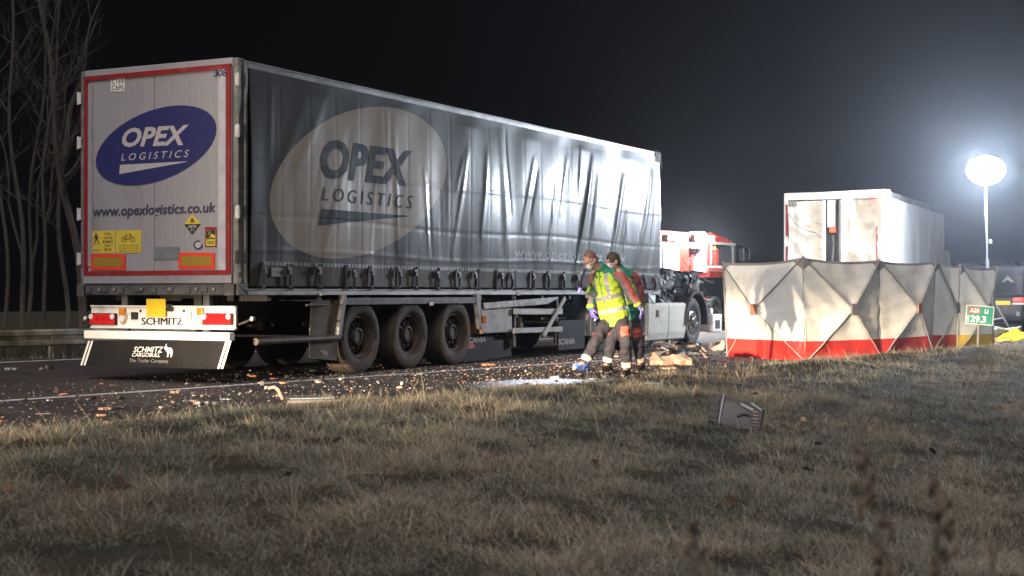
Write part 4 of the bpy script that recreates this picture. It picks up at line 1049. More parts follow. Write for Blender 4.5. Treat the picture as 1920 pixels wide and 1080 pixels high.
for c, d, s_, m_ in (((14.5, .75, 1.12), (1.3, .9, .55), 1, scrap), ((15.6, .85, 1.25), (1.3, 1.1, .55), 2, scrap), ((16.5, 1.1, 1.15), (1.1, 1.4, .8), 3, scrap), ((15.2, 1.7, 1.15), (2.6, 1.0, .8), 4, scrap),
                     ((14.35, .35, 1.02), (.9, .4, .35), 5, scrap), ((16.9, .6, .75), (.5, .8, .7), 6, scrap), ((16.4, .35, 1.05), (.9, .3, .5), 9, scrap)):
    sh(crumple(c, d, s_, amp=.20)).build('crumpled_panel', m_, TRC)
for c, d, s_ in (((13.25, .30, 1.25), (.55, .4, .42), 11), ((13.75, .25, 1.32), (.42, .35, .40), 12), ((13.1, .15, .98), (.5, .3, .2), 13), ((13.95, .5, 1.05), (.4, .5, .5), 14)):
    sh(crumple(c, d, s_, amp=.16)).build('torn_air_duct', scrap_g, TRC)
for k in range(46):
    x = WR.uniform(13.2, 17.0); y = WR.uniform(-.05, 1.2); z = WR.uniform(.95, 1.45) + (.1 if x > 14.2 else -.1)
    p = Vector((x, y, z)); q = [p]
    dd = Vector((WR.uniform(-1, 1), WR.uniform(-1, .6), WR.uniform(-.5, .7))).normalized()
    for _ in range(4): dd = (dd + Vector((WR.uniform(-.5, .5), WR.uniform(-.5, .5), WR.uniform(-.5, .4)))).normalized(); q.append(q[-1] + dd * WR.uniform(.06, .14))
    mb = MB(); mb.tube(q, WR.choice((.008, .012, .02)), 5); sh(mb).build('bent_pipe', WR.choice((scrap, scrap, scrap_g, bright_metal)), TRC, smooth=True)
for k in range(34):
    x = WR.uniform(13.3, 17.0); p = Vector((x, WR.uniform(-.1, .6), WR.uniform(1.0, 1.55)))
    mb = MB(); a = [p + Vector((WR.uniform(-.2, .2), WR.uniform(-.1, .1), WR.uniform(-.14, .14))) for _ in range(4)]
    mb.add(a + [q + Vector((.01, .015, .006)) for q in a], [(0, 1, 2), (0, 2, 3), (4, 6, 5), (4, 7, 6), (0, 4, 5, 1), (1, 5, 6, 2), (2, 6, 7, 3), (3, 7, 4, 0)])
    sh(mb).build('torn_plate', WR.choice((scrap, scrap, scrap_g, bright_metal)), TRC)
# mud flap lying under the trailer, torn off
mb = MB(); x0, x1 = S(884, 640)[0], S(921, 640)[0]
mb.prism([(x0 - .1, .02), (x1 + .9, .05), (x1 + .8, .40), (x0 - .1, .42)], lambda p: (p[0], .10, p[1]), lambda p: (p[0], .12, p[1]))
tf = thing('torn_mud_flap', 'torn black mud flap with pale lettering lying under the trailer behind its rear wheels', 'mud flap', T.o, T.rz)
mb.build('rubber_sheet', flap_m, tf); mb = MB(); z = S(900, 638)[1]
lettering(mb, 'SCANIA', quad((x0, .096, z - .04), (x1, .096, z - .04), (x1, .096, z + .05), (x0, .096, z + .05)), shear=.1, bold=.03); mb.build('lettering', mat('pale_letter', (.42, .44, .43), rough=.5), tf, clean=False)
mb = MB(); p = [S(881, 643), S(892, 643), S(895, 652), S(881, 655)]; mb.prism(p, lambda q: (q[0], .04, q[1]), lambda q: (q[0], .07, q[1])); mb.build('red_patch', mat('red_plastic', (.62, .03, .02), rough=.4), tf)

# ================================================================== WHITE BOX LORRY BEHIND THE SCREEN
B = Frame(9.25, 36.5, 24.6)
BT = thing('box_lorry', 'white box lorry seen from behind with dented doors ajar, over the privacy screen', 'lorry', B.o, B.rz)
BW, BH, BL = 2.55, 3.66, 9.7
box_w = mat('box_white', (.72, .72, .70), (.66, .66, .65), rough=.42, scale=1.1, dirt=(.50, .49, .47), damt=.45, dscale=1.6, stretch=(1, 1, .35))
box_dent = mat('box_door_white', (.70, .68, .62), (.62, .60, .55), rough=.38, scale=2.2, dirt=(.40, .37, .33), damt=.4, dscale=3, bump=.25, bscale=4)
def bp_rear(px, py, out=0.0): y, z = B.rear(px, py); return Vector((-out, y, z))
mb = MB(); mb.span((.12, 0, 1.1), (BL, .05, BH - .06)); mb.build('side_wall', box_w, BT, bevel=.01)
mb = MB(); mb.span((.12, BW - .05, 1.1), (BL, BW, BH - .06)); mb.build('side_wall', box_w, BT)
mb = MB(); mb.span((BL - .05, .05, 1.1), (BL, BW - .05, BH)); mb.build('front_wall', box_w, BT)
mb = MB(); mb.span((.1, .05, BH - .05), (BL - .06, BW - .05, BH - .01)); mb.build('roof', box_w, BT)
mb = MB(); mb.span((.12, -.012, BH - .16), (BL, .03, BH - .0)); mb.build('roof_edge', alu, BT, bevel=.02, seg=2)
for k in range(5): mb = MB(); mb.span((1.9 * k + 1.0, -.006, 1.16), (1.9 * k + 1.03, 0, BH - .17)); mb.build('panel_joint', mat('joint_grey', (.52, .52, .52), rough=.5), BT)
mb = MB(); mb.span((.1, .06, 1.0), (BL - .05, BW - .06, 1.12)); mb.build('floor', dark_steel, BT)
mb = MB(); mb.span((-.02, .09, BH - .20), (.12, BW - .09, BH - .015)); mb.build('rear_header', box_w, BT, bevel=.012)
mb = MB(); mb.add([(-.03, BW - .02, BH - .03), (-.03, .0, BH + .015), (.25, .03, BH + .02), (.25, BW - .1, BH - .02), (-.03, BW - .02, BH - .05), (-.03, .0, BH - .06), (.25, .03, BH - .05), (.25, BW - .1, BH - .05)], [(0, 1, 2, 3), (7, 6, 5, 4), (0, 4, 5, 1), (1, 5, 6, 2), (2, 6, 7, 3), (3, 7, 4, 0)])
mb.build('bent_roof_lip', white_bright, BT, bevel=.01)
mb = MB(); mb.span((-.02, BW - .10, 1.0), (.12, BW, BH - .02)); mb.build('rear_post', box_w, BT, bevel=.015)
for z0, z1, m_ in ((2.55, 3.35, red_tape), (1.25, 2.28, red_tape), (2.32, 2.50, white_bright)):
    mb = MB(); mb.span((-.028, BW - .115, z0), (-.02, BW - .045, z1)); mb.build('post_tape', m_, BT)
# right rear post, torn open and folded outwards
v = []; n = 16
for k in range(n + 1):
    z = 1.0 + (BH - 1.0) * k / n; b = .05 * math.sin(k * .9) + .03 * math.sin(k * 2.3)
    v += [(-.06 + b * .6, .16 + b * .4, z), (-.12 + b, .02, z), (-.02 + b * .5, -.10 - .5 * abs(b), z), (.18, -.045 - .3 * b, z), (.20, -.02, z), (.0 + b * .3, -.04, z)]
f = []
for k in range(n):
    for i in range(5): f.append((6 * k + i, 6 * k + i + 1, 6 * k + 7 + i, 6 * k + 6 + i))
MB().add(v, f).build('torn_rear_post', white_bright, BT, smooth=True)
MB().add([(p[0] - .012, p[1] + .03, p[2]) for p in v], [q for q in f]).build('torn_rear_post', box_w, BT, smooth=True)
mb = MB(); mb.span((-.05, .17, 1.1), (-.03, .235, 2.75)); mb.build('post_tape', red_tape, BT)
def dented(y0, y1, z0, z1, seed, amp, x0=-.03, rot=0.0, fr=(1.0, 0.9)):
    n, m_ = 44, 60; mb = MB(); v = []; so = Vector((seed, seed * 2, 0))
    for i in range(n + 1):
        for j in range(m_ + 1):
            u, w = i / n, j / m_; y = y0 + (y1 - y0) * u; z = z0 + (z1 - z0) * w
            e = min(u, 1 - u) * 6; e = min(1, e); g = min(1, w * 3) if fr[1] else 1
            a = abs(mnoise.noise(Vector((y * 1.8, z * 1.6, 0)) + so)) * 1.2 + .45 * mnoise.noise(Vector((y * 4.3, z * 3.4, 1)) + so) + .22 * abs(mnoise.noise(Vector((y * 9, z * 8, 2)) + so))
            v.append((x0 + rot * (y - y0) + amp * a * e * (.35 + .65 * fr[0] * w), y + .02 * math.sin(z * 3 + seed), z))
    f = [(i * (m_ + 1) + j, (i + 1) * (m_ + 1) + j, (i + 1) * (m_ + 1) + j + 1, i * (m_ + 1) + j + 1) for i in range(n) for j in range(m_)]
    k = len(v); v += [(p[0] + .05, p[1], p[2]) for p in v]; f += [tuple(q + k for q in reversed(a)) for a in f]
    rim = [i * (m_ + 1) for i in range(n + 1)] + [n * (m_ + 1) + j for j in range(1, m_ + 1)] + [i * (m_ + 1) + m_ for i in range(n - 1, -1, -1)] + [j for j in range(m_ - 1, 0, -1)]
    f += [(rim[i], rim[(i + 1) % len(rim)], rim[(i + 1) % len(rim)] + k, rim[i] + k) for i in range(len(rim))]
    return mb.add(v, f)
yl0, yl1 = B.rear(1543, 430)[0], BW - .11
yr0, yr1 = .19, B.rear(1578, 430)[0]
dented(yl0, yl1, 1.12, BH - .23, 3.1, .07, fr=(.5, 0)).build('rear_door', box_dent, BT, smooth=True).__setitem__('label', 'left rear door, creased and bowed')
dented(yr0, yr1, 1.12, BH - .22, 7.7, .20, fr=(1.2, 0)).build('rear_door', box_dent, BT, smooth=True).__setitem__('label', 'right rear door, deeply dented and wrinkled')
for y, m_ in ((yl0 - .03, box_w), (yr1 + .02, mat('door_seal', (.20, .20, .19), rough=.6))):
    mb = MB(); mb.span((-.06, y - .04, 1.12), (.03, y + .04, BH - .22)); mb.build('door_edge', m_, BT, bevel=.015)
mb = MB(); mb.span((.05, yr1, 1.12), (.09, yl0, BH - .2)); mb.build('dark_gap', scrap, BT)
mb = MB(); y = (yl0 + yr1) / 2; mb.span((-.03, y - .09, 2.75), (.0, y + .12, BH - .22)); mb.build('hanging_strip', white_bright, BT, bevel=.02)
mb = MB(); yo, zo = B.rear(1562, 430); mb.span((-.04, yo - .085, zo - .09), (.02, yo + .085, zo + .07)); mb.build('orange_tag', mat('orange_plastic', (.75, .15, .06), rough=.4), BT, bevel=.015)
mb = MB(); yo, zo = B.rear(1562, 452); mb.tube([(.0, yo, zo + .15), (.0, yo - .02, zo - .1), (.0, yo + .02, zo - .6)], .03, 8); mb.build('lock_rod', alu, BT, smooth=True)
mb = MB(); q = [B.rear(*p) for p in ((1477, 396), (1490, 415), (1501, 427), (1515, 432), (1531, 437), (1541, 446))]; mb.tube([(-.06, a, b) for a, b in q], .014, 6); mb.build('loose_strap', mat('strap_grey', (.22, .21, .19), rough=.7), BT, smooth=True)
mb = MB(); q = [B.rear(*p) for p in ((1522, 415), (1534, 418), (1543, 421))]; mb.tube([(-.06, a, b) for a, b in q], .012, 6); mb.build('loose_strap', MATS['strap_grey'], BT, smooth=True)
mb = MB(); v = [B.rear(*p) for p in ((1479, 388), (1495.5, 388), (1495.5, 378), (1479, 378))]; mb.prism(v, lambda p: (-.045, p[0], p[1]), lambda p: (-.02, p[0], p[1])); lb = mb.build('data_label', mat('label_grey', (.40, .39, .36), rough=.5), BT)
mb = MB()
for k in range(3): ya, yb = v[0][0] - .02 - .07 * k, v[0][0] - .075 - .07 * k; mb.span((-.048, ya, v[0][1] + .02), (-.045, yb, v[2][1] - .02))
mb.build('label_marks', mat('label_ink', (.18, .17, .16), rough=.6), lb)
mb = MB(); yy, zz = B.rear(1591, 459); mb.span((-.06, yy - .05, zz - .008), (-.03, yy + .05, zz + .008)); mb.build('handle_slot', blk, BT)
for px, py, e in ((1479, 366, 22.0), (1635, 370, 4.0)):
    yy, zz = B.rear(px, py); mb = MB(); mb.span((-.07, yy - .06, zz - .03), (-.02, yy + .06, zz + .03)); mb.build('marker_light', mat('marker_red_%d' % e, (.8, .03, .02), rough=.3, emit=(1, .06, .04), estr=e), BT, bevel=.01)
for x in (1.7, 7.6):
    wheel(BT, x, .2, w=.34, tm=tyre2, rm=chrome, nm=chrome); wheel(BT, x, BW - .2, w=.34, ax=(0, 1, 0), tm=tyre2, rm=chrome, nm=chrome)
mb = MB()
for y in (.8, BW - .8): mb.span((.1, y - .05, .75), (BL + 1.6, y + .05, 1.0))
mb.span((-.05, .1, .45), (.05, BW - .1, .6)); mb.build('chassis_beam', dark_steel, BT)
mb = MB(); mb.prism([(.15, .55), (.15, 2.3), (.5, 2.45), (1.5, 2.45), (1.9, 1.9), (2.05, 1.2), (2.05, .55)], lambda p: (BL + p[0], .06, p[1]), lambda p: (BL + p[0], BW - .06, p[1])); mb.build('cab', box_w, BT, bevel=.05, seg=2)

# ================================================================== FIRE ENGINE BEYOND THE WRECK
E0 = at(1378, 545, 44.5)
a = math.radians(33)
EN = Frame(E0.x - math.sin(a) * 7.6, E0.y - math.cos(a) * 7.6, 33)
FE = thing('fire_engine', 'red fire engine with bright work lights and an open equipment locker behind the wreck', 'fire engine', EN.o, EN.rz)
F = EN.side
fire_red = mat('fire_red', (.62, .045, .025), (.55, .035, .022), rough=.3, scale=4, spec=.6)
fire_white = mat('fire_white', (.78, .77, .76), rough=.4)
lilac = mat('locker_interior', (.24, .22, .36), (.17, .16, .28), rough=.5, scale=12)
glass_d = mat('dark_glass', (.035, .037, .042), rough=.08, spec=.9)
def FB(name, x0, y0, x1, y1, o0, o1, m, parent=FE, bevel=.015):
    xm, ym = (x0 + x1) / 2, (y0 + y1) / 2
    xa, xb = F(x0, ym)[0], F(x1, ym)[0]; zt, zb = F(xm, y0)[1], F(xm, y1)[1]
    mb = MB(); mb.span((xa, -o0, zb), (xb, -o1, zt)); return mb.build(name, m, parent, bevel=bevel)
zr = F(1300, 437)[1]
xA, xB = F(1236, 480)[0], F(1328, 480)[0]
mb = MB(); mb.span((xA - 1.6, .12, .5), (xA, 2.45, zr)); mb.span((xA, 1.2, .5), (xB, 2.45, zr)); mb.span((xA, .01, .42), (xB, 1.2, .95)); mb.build('body', fire_red, FE, bevel=.03)
FB('side_pillar', 1274, 438, 1290, 520, .03, -.6, fire_red); FB('side_pillar', 1229, 438, 1238, 520, .03, -.6, fire_white)
FB('side_pillar', 1318.5, 437, 1322, 512, .05, -.5, mat('lilac_frame', (.45, .40, .62), rough=.4)); FB('side_pillar', 1322, 437, 1329, 520, .03, -.5, fire_red)
FB('roof_band', 1236, 435, 1330, 445, .02, -1.3, fire_red)
FB('locker_shutter', 1238, 454, 1274, 526, .0, -.06, fire_white)
mb = MB()
for px in (1241,): pass
FB('shutter_rail', 1241, 459, 1244, 526, .035, 0, alu); FB('shutter_rail', 1238, 460, 1274, 463, .035, 0, alu)
FB('locker_head', 1290, 455, 1319, 466, .02, -.4, fire_white)
mb = MB(); xa, xb = F(1290, 480)[0], F(1319, 480)[0]; mb.span((xa, .55, 1.0), (xb, .60, zr - .1)); mb.build('locker_back', lilac, FE)
for px, py, w, h, m_ in ((1297, 473, 9, 7, lilac), (1308, 471, 6, 6, scrap_g), (1316, 470, 3, 6, fire_white), (1297, 484, 6, 8, mat('tool_blue', (.10, .11, .22), rough=.5)), (1303, 492, 8, 10, mat('tool_dark', (.05, .05, .08), rough=.5)), (1312, 494, 4, 34, fire_red), (1297, 494, 2.5, 4, fire_white), (1306, 484, 8, 2.4, alu)):
    xa, za = F(px - w / 2, py + h / 2); xb, zb = F(px + w / 2, py - h / 2); mb = MB(); mb.span((xa, .22, za), (xb, .5, zb)); mb.build('stowed_gear', m_, FE, bevel=.012)
mb = MB(); q = [F(*p) for p in ((1333, 520), (1333, 454), (1335, 436.5), (1337, 436), (1349, 441), (1366, 448), (1374, 452), (1378, 457), (1381, 495), (1381, 520))]
mb.prism(q, lambda p: (p[0], .02, p[1]), lambda p: (p[0], 2.4, p[1])); cabo = mb.build('cab', fire_red, FE, bevel=.03, seg=2)
mb = MB(); q = [F(*p) for p in ((1334, 458), (1374, 457), (1377, 497), (1334, 499))]; mb.prism(q, lambda p: (p[0], -.0, p[1]), lambda p: (p[0], .03, p[1])); win = mb.build('side_window', glass_d, FE)
FB('window_trim', 1330, 455, 1377, 459.5, .05, 0, white_bright); FB('window_trim', 1372, 459, 1376, 497, .045, 0, alu); FB('window_trim', 1331, 459, 1334, 497, .045, 0, alu)
q0 = FB('red_reflection_strip', 1336, 466, 1347, 497, .012, -.01, fire_red)  # red reflection in the window, put in as a coloured strip
mb = MB(); xx, zz = F(1340, 482)
hgt = .95
for k, ch in enumerate('BRANDWEER'): zc = zz + hgt / 2 - (k + .5) * hgt / 9; lettering(mb, ch, quad((xx - .05, -.016, zc - .036), (xx + .05, -.016, zc - .036), (xx + .05, -.016, zc + .036), (xx - .05, -.016, zc + .036)), bold=.02)
mb.build('lettering', mat('gold_letter', (.75, .55, .2), rough=.4), FE, clean=False)
FB('indicator', 1334.5, 463, 1341, 468, .03, 0, mat('amber_glow', (.9, .4, .05), emit=(1, .45, .08), estr=5.0))
FB('door_panel', 1319, 498, 1355, 509, .03, -.2, fire_white); FB('door_stripe', 1326, 502.5, 1352, 507, .036, .03, fire_red)
mb = MB(); xa, za = F(1383, 492); xb, zb = F(1391, 466); mb.span((xa, -.22, za), (xb, -.04, zb)); mb.build('mirror', glass_d, FE, bevel=.04, seg=2)
mb = MB(); xb_, zb_ = F(1392.5, 480); mb.span((xb_ - .02, -.23, za + .1), (xb_ + .03, -.20, zb)); mb.build('mirror_edge', alu, FE, bevel=.01)
mb = MB(); xt, zt2 = F(1386, 465); mb.tube([(xa - .2, .05, zt2 + .06), (xt, -.1, zt2 + .05), (xt, -.12, zt2 - .1)], .025, 6); mb.build('mirror_arm', blk, FE, smooth=True)
FB('beacon', 1321, 434, 1328.5, 440, -.1, -.5, mat('beacon_glow', (.8, .82, .9), emit=(.85, .88, 1), estr=3.0))
FB('blue_beacon', 1356, 443, 1372, 448, -.25, -.6, mat('blue_beacon', (.05, .12, .45), rough=.2, emit=(.1, .3, .9), estr=.35))
fl_em = mat('work_light_glow', (.9, .9, .9), emit=(.93, .95, 1.0), estr=450.0)
for x0, x1, y0, y1 in ((1243, 1268, 441, 452), (1294, 1318, 442, 453)):
    h = FB('work_light', x0, y0, x1, y1, .16, 0, blk); FB('light_face', x0 + 1, y0 + 1, x1 - 1, y1 - 1, .36, .17, fl_em, h, bevel=0)
for x in (1.6, 6.3): wheel(FE, x, .18, w=.32, tm=tyre2, rm=chrome, nm=chrome); wheel(FE, x, 2.3, w=.32, ax=(0, 1, 0), tm=tyre2, rm=chrome, nm=chrome)

# ================================================================== PRIVACY SCREENS
cloth = mat('screen_cloth', (.78, .75, .66), (.74, .71, .62), rough=.85, scale=2.5, dirt=(.44, .42, .37), damt=.3, dscale=4, trans=.22, bump=.1, bscale=22, spec=.2)
hem_r = mat('hem_red', (.66, .035, .025), (.58, .03, .022), rough=.7, scale=5, trans=.1)
hem_y = mat('hem_yellow', (.75, .50, .03), (.68, .45, .03), rough=.7, scale=5, trans=.15)
sleeve = mat('sleeve_grey', (.24, .23, .215), (.20, .19, .18), rough=.7, scale=9)
hubm = mat('hub_grey', (.16, .15, .145), rough=.6)
def screen_panel(root, A, Bp, hem, first, last, seed, depth=.20, hub=True, hubmat=None, hubr=.5):
    """one pop-up panel between two posts; A, Bp = (bottom, top)"""
    o = Vector(root.location)
    (a0, a1), (b0, b1) = A, Bp
    along = (b0 - a0).normalized(); nrm = Vector((along.y, -along.x, 0))
    if nrm.dot(-((a0 + b0) / 2)) < 0: nrm = -nrm
    def pt(u, w):
        base = (a0 * (1 - u) + b0 * u) * (1 - w) + (a1 * (1 - u) + b1 * u) * w
        r = max(abs(2 * u - 1), abs(2 * w - 1)); d = depth * (1 - r) ** .82
        k = abs(abs(2 * u - 1) - abs(2 * w - 1))
        d -= .055 * math.sin(math.pi * min(1, k)) * (.4 + .6 * (1 - r))
        d += .006 * math.sin(23 * u + seed + 6 * w) * r + .004 * math.sin(41 * w - 9 * u + seed)
        d += .010 * math.sin(60 * (u if u < .5 else 1 - u) * (1 - w) + seed) * max(0, (w - .6)) * max(0, 1 - 5 * min(u, 1 - u))
        sag = -.045 * math.sin(math.pi * u) * max(0, (w - .5) * 2) ** 2
        return base + nrm * d + Vector((0, 0, sag)) - o
    n = 36; hw = .195
    v = [pt(i / n, j / n) for i in range(n + 1) for j in range(n + 1)]
    me_f = [(i * (n + 1) + j, (i + 1) * (n + 1) + j, (i + 1) * (n + 1) + j + 1, i * (n + 1) + j + 1) for i in range(n) for j in range(n)]
    jh = int(round(hw * n))
    up = [f for k, f in enumerate(me_f) if k % n >= jh and k % n < n - 1]; lo = [f for k, f in enumerate(me_f) if k % n < jh]; tp = [f for k, f in enumerate(me_f) if k % n >= n - 1]
    MB().add(v, up).build('fabric_panel', cloth, root, smooth=True, angle=60)
    MB().add(v, lo).build('coloured_hem', hem, root, smooth=True, angle=60)
    MB().add(v, tp).build('top_binding', sleeve, root, smooth=True, angle=60)
    for s_ in (0, 1):
        for half in (0, 1):
            q = []
            for k in range(19):
                w = (k / 18 * .5 + .5 * half); u = w if s_ == 0 else 1 - w; q.append(pt(u, w) + nrm * (.012 if 0 < k else 0.004))
            if half == 1 or False: MB().tube(q, .011, 6).build('rod_sleeve', sleeve, root, smooth=True)
            else: MB().tube(q, .008, 6).build('rod_sleeve', mat('sleeve_pale', (.40, .38, .34), rough=.7), root, smooth=True)
    c = pt(.5, .5) + nrm * .02
    mb = MB(); x = along; R_ = Matrix((along, nrm, Vector((0, 0, 1)))).transposed(); mb.box(c, (.15, .03, .19), R_); mb.build('hub_patch', hubmat or hubm, root, bevel=.012)
    # dark corner patches at the top
    for (p, q, r_) in (((0.0, 1.0), (.13, 1.0), (.0, .885)), ((1.0, 1.0), (.87, 1.0), (1.0, .885))):
        tri = [pt(*p) + nrm * .008, pt(*q) + nrm * .008, pt((q[0] + r_[0]) / 2, (q[1] + r_[1]) / 2) + nrm * .012, pt(*r_) + nrm * .008]
        MB().add(tri + [t - nrm * .004 for t in tri], [(0, 1, 2, 3), (7, 6, 5, 4), (0, 4, 5, 1), (1, 5, 6, 2), (2, 6, 7, 3), (3, 7, 4, 0)]).build('corner_patch', sleeve, root)
def post(px, ybot, ytop, Y):
    b, t = at(px[0], ybot, Y), at(px[1], ytop, Y); return b, t
posts = [post((1364, 1356), 668, 492, 25.4), post((1511, 1506), 678, 483, 23.7), post((1652, 1648), 671, 488, 24.9), post((1746, 1755), 662, 490, 26.5), post((1800, 1800), 658, 497, 28.4)]
r0 = posts[1][0]
PS = thing('privacy_screen', 'long white folding privacy screen with a red lower hem standing along the verge', 'screen', (r0.x, r0.y, r0.z))
red_hub = mat('hub_red', (.34, .15, .11), rough=.5)
for k in range(4): screen_panel(PS, posts[k], posts[k + 1], hem_r, k == 0, k == 3, k * 2.3 + 1, hubmat=(red_hub, hubm, mat('hub_brown', (.26, .15, .11), rough=.6), hubm)[k])
for b, t in posts:
    mb = MB(); mb.tube([b - r0 + Vector((0, .03, -.03)), t - r0 + Vector((0, .03, .03))], .014, 8); mb.build('post', sleeve, PS, smooth=True)
p5 = [post((1795, 1801), 660, 497, 27.3), post((1862, 1868), 655, 501, 29.2)]
r1 = p5[0][0]
PS2 = thing('privacy_screen', 'narrow single privacy screen panel with a yellow hem behind the green sign', 'screen', (r1.x, r1.y, r1.z))
screen_panel(PS2, p5[0], p5[1], hem_y, True, True, 9.1, depth=.22)
for b, t in p5:
    mb = MB(); mb.tube([b - r1 + Vector((0, .03, -.03)), t - r1 + Vector((0, .03, .03))], .014, 8); mb.build('post', sleeve, PS2, smooth=True)

# ================================================================== KILOMETRE SIGN
sg = at(1833, 655, 24.3); sc = at(1837, 591, 24.3)
zg = float(height(np.array(sg.x), np.array(sg.y)))
KS = thing('distance_sign', 'small green kilometre sign on a slanting post in front of the yellow-hemmed screen', 'sign', (sg.x, sg.y, zg - .03))
o = Vector(KS.location); rx = Matrix.Rotation(math.radians(4.5), 3, 'Y') @ Matrix.Rotation(math.radians(-12), 3, 'Z')
c = sc - o
def sq(u, w, out): return c + rx @ Vector(((u - .5) * .435, -out, (w - .5) * .305))
MB().tube([(0, 0, 0), (c.x * .98, .02, c.z + .1)], .022, 10).build('post', mat('sign_post', (.20, .17, .15), rough=.6, dirt=(.1, .09, .08), damt=.4), KS, smooth=True)
mb = MB(); mb.box(c, (.445, .012, .315), rx); mb.build('panel', mat('sign_white', (.60, .62, .58), rough=.4), KS, bevel=.004)
mb = MB(); mb.add([sq(.025, .035, .0085), sq(.975, .035, .0085), sq(.975, .965, .0085), sq(.025, .965, .0085)], [(0, 1, 2, 3)]); mb.build('green_field', mat('sign_green', (.005, .20, .115), (.005, .17, .10), rough=.45), KS, clean=False)
mb = MB(); mb.add([sq(.09, .57, .010), sq(.50, .57, .010), sq(.50, .90, .010), sq(.09, .90, .010)], [(0, 1, 2, 3)]); mb.build('red_field', mat('sign_red', (.62, .05, .06), rough=.45), KS, clean=False)
wt = mat('sign_letter', (.74, .76, .73), rough=.4)
for s_, x0, x1, y0, y1, bd in (('A28', .13, .47, .62, .85, .03), ('Li', .67, .80, .60, .86, .03), ('129.3', .06, .74, .10, .47, .03)):
    mb = MB(); lettering(mb, s_, lambda u, w, a=(x0, x1, y0, y1): sq(a[0] + (a[1] - a[0]) * u, a[2] + (a[3] - a[2]) * w, .0115), bold=bd); mb.build('lettering', wt, KS, clean=False)
# ================================================================== LIGHT MAST
LY = 35.0
lamp = at(1849, 319, LY)
LM = thing('light_mast', 'tripod light mast with a glaring white floodlight head above the screens', 'light mast', (lamp.x, lamp.y, 0.0))
zc = lamp.z
mast_m = mat('mast_alu', (.42, .42, .43), rough=.35, metal=.5)
mb = MB(); mb.tube([(.05, 0, .55), (.0, 0, zc - .31)], .018, 12); mb.tube([(.055, 0, .35), (.045, 0, 1.9)], .030, 12); mb.build('pole', mast_m, LM, smooth=True)
mb = MB(); mb.tube([(-.03, -.03, 3.6), (-.045, -.03, 3.2), (-.02, -.03, 2.6), (.0, -.03, 2.2), (-.03, -.03, 1.2), (-.01, -.03, .5)], .007, 6); mb.build('cable', mat('cable_blue', (.25, .38, .60), rough=.5), LM, smooth=True)
mb = MB(); mb.box((.09, -.03, 2.32), (.08, .06, .10)); mb.build('clamp', mast_m, LM, bevel=.01)
for k in range(3):
    an = math.radians(-5 + 120 * k); e = Vector((math.cos(an) * .66, math.sin(an) * .66, .03)); mb = MB(); mb.tube([(.05, 0, 1.15), e], .022, 8); mb.tube([(.05, 0, .45), e * .55 + Vector((.02, 0, .5))], .016, 6); mb.ball(e, (.05, .05, .03), 8); mb.build('leg', mast_m, LM, smooth=True)
FLOOD = 1400.0
flood_m = mat('flood_glow', (.9, .9, .9), emit=(.77, .87, 1.0), estr=FLOOD)
aim = Vector((-.80, -.585, -.12)).normalized()
rr = aim.to_track_quat('-Y', 'Z').to_matrix()
zc = lamp.z
back_m = mat('balloon_back_glow', (.8, .8, .8), emit=(.86, .92, 1.0), estr=FLOOD * .014)
n = 28; v, f, mi = [], [], []
for i in range(15):
    th = math.pi * i / 14
    for k in range(n):
        an = 2 * math.pi * k / n; v.append(Vector((.44 * math.sin(th) * math.cos(an), .44 * math.sin(th) * math.sin(an), .33 * math.cos(th))) + Vector((0, 0, zc)))
mb = MB(); mb2 = MB()
for i in range(14):
    for k in range(n):
        k2 = (k + 1) % n; q = (i * n + k, (i + 1) * n + k, (i + 1) * n + k2, i * n + k2); c_ = sum((v[a] for a in q), Vector()) / 4 - Vector((0, 0, zc))
        (mb if c_.normalized().dot(aim) > .12 else mb2).add([v[a] for a in q], [(0, 1, 2, 3)])
hd = mb.build('lamp_balloon', flood_m, LM, smooth=True); mb2.build('balloon_back', back_m, hd, smooth=True)
MB().lathe([(0, .05), (.14, .04), (.16, 0), (.05, -.06)], (0, 0, zc - .32), (0, 0, -1), 18).build('lamp_neck', mast_m, LM, smooth=True)
# ================================================================== ASSUMED WORK LAMP, UNSEEN BEHIND THE SCREEN, ADDED TO LIGHT THE BOX LORRY'S DOORS
wl_p = Vector((5.7, 31.2, 0.0))
WLM = thing('assumed_work_lamp', 'assumed, unseen small tripod work lamp added on the road between the screen and the white box lorry', 'work lamp', wl_p)
wl_aim = (B.world(0, 1.5, 2.5) - (wl_p + Vector((0, 0, 1.15)))).normalized(); R3 = wl_aim.to_track_quat('-Y', 'Z').to_matrix(); cc = Vector((0, 0, 1.15))
for k in range(3): an = 2.1 * k + .4; MB().tube([(0, 0, .75), (math.cos(an) * .42, math.sin(an) * .42, .015)], .014, 7).build('leg', mast_m, WLM, smooth=True)
MB().tube([(0, 0, .6), (0, 0, 1.02)], .018, 8).build('pole', mast_m, WLM, smooth=True)
mb = MB(); mb.box(cc, (.30, .08, .22), R3); hd = mb.build('lamp_head', blk, WLM, bevel=.012)
mb = MB(); p = cc + R3 @ Vector((0, -.044, 0)); mb.add([p + R3 @ Vector((sx * .135, 0, sz * .095)) for sx, sz in ((-1, -1), (1, -1), (1, 1), (-1, 1))], [(0, 1, 2, 3)]); mb.build('lamp_face', mat('assumed_lamp_glow', (.9, .9, .9), emit=(1.0, .92, .78), estr=1600.0), hd, clean=False)
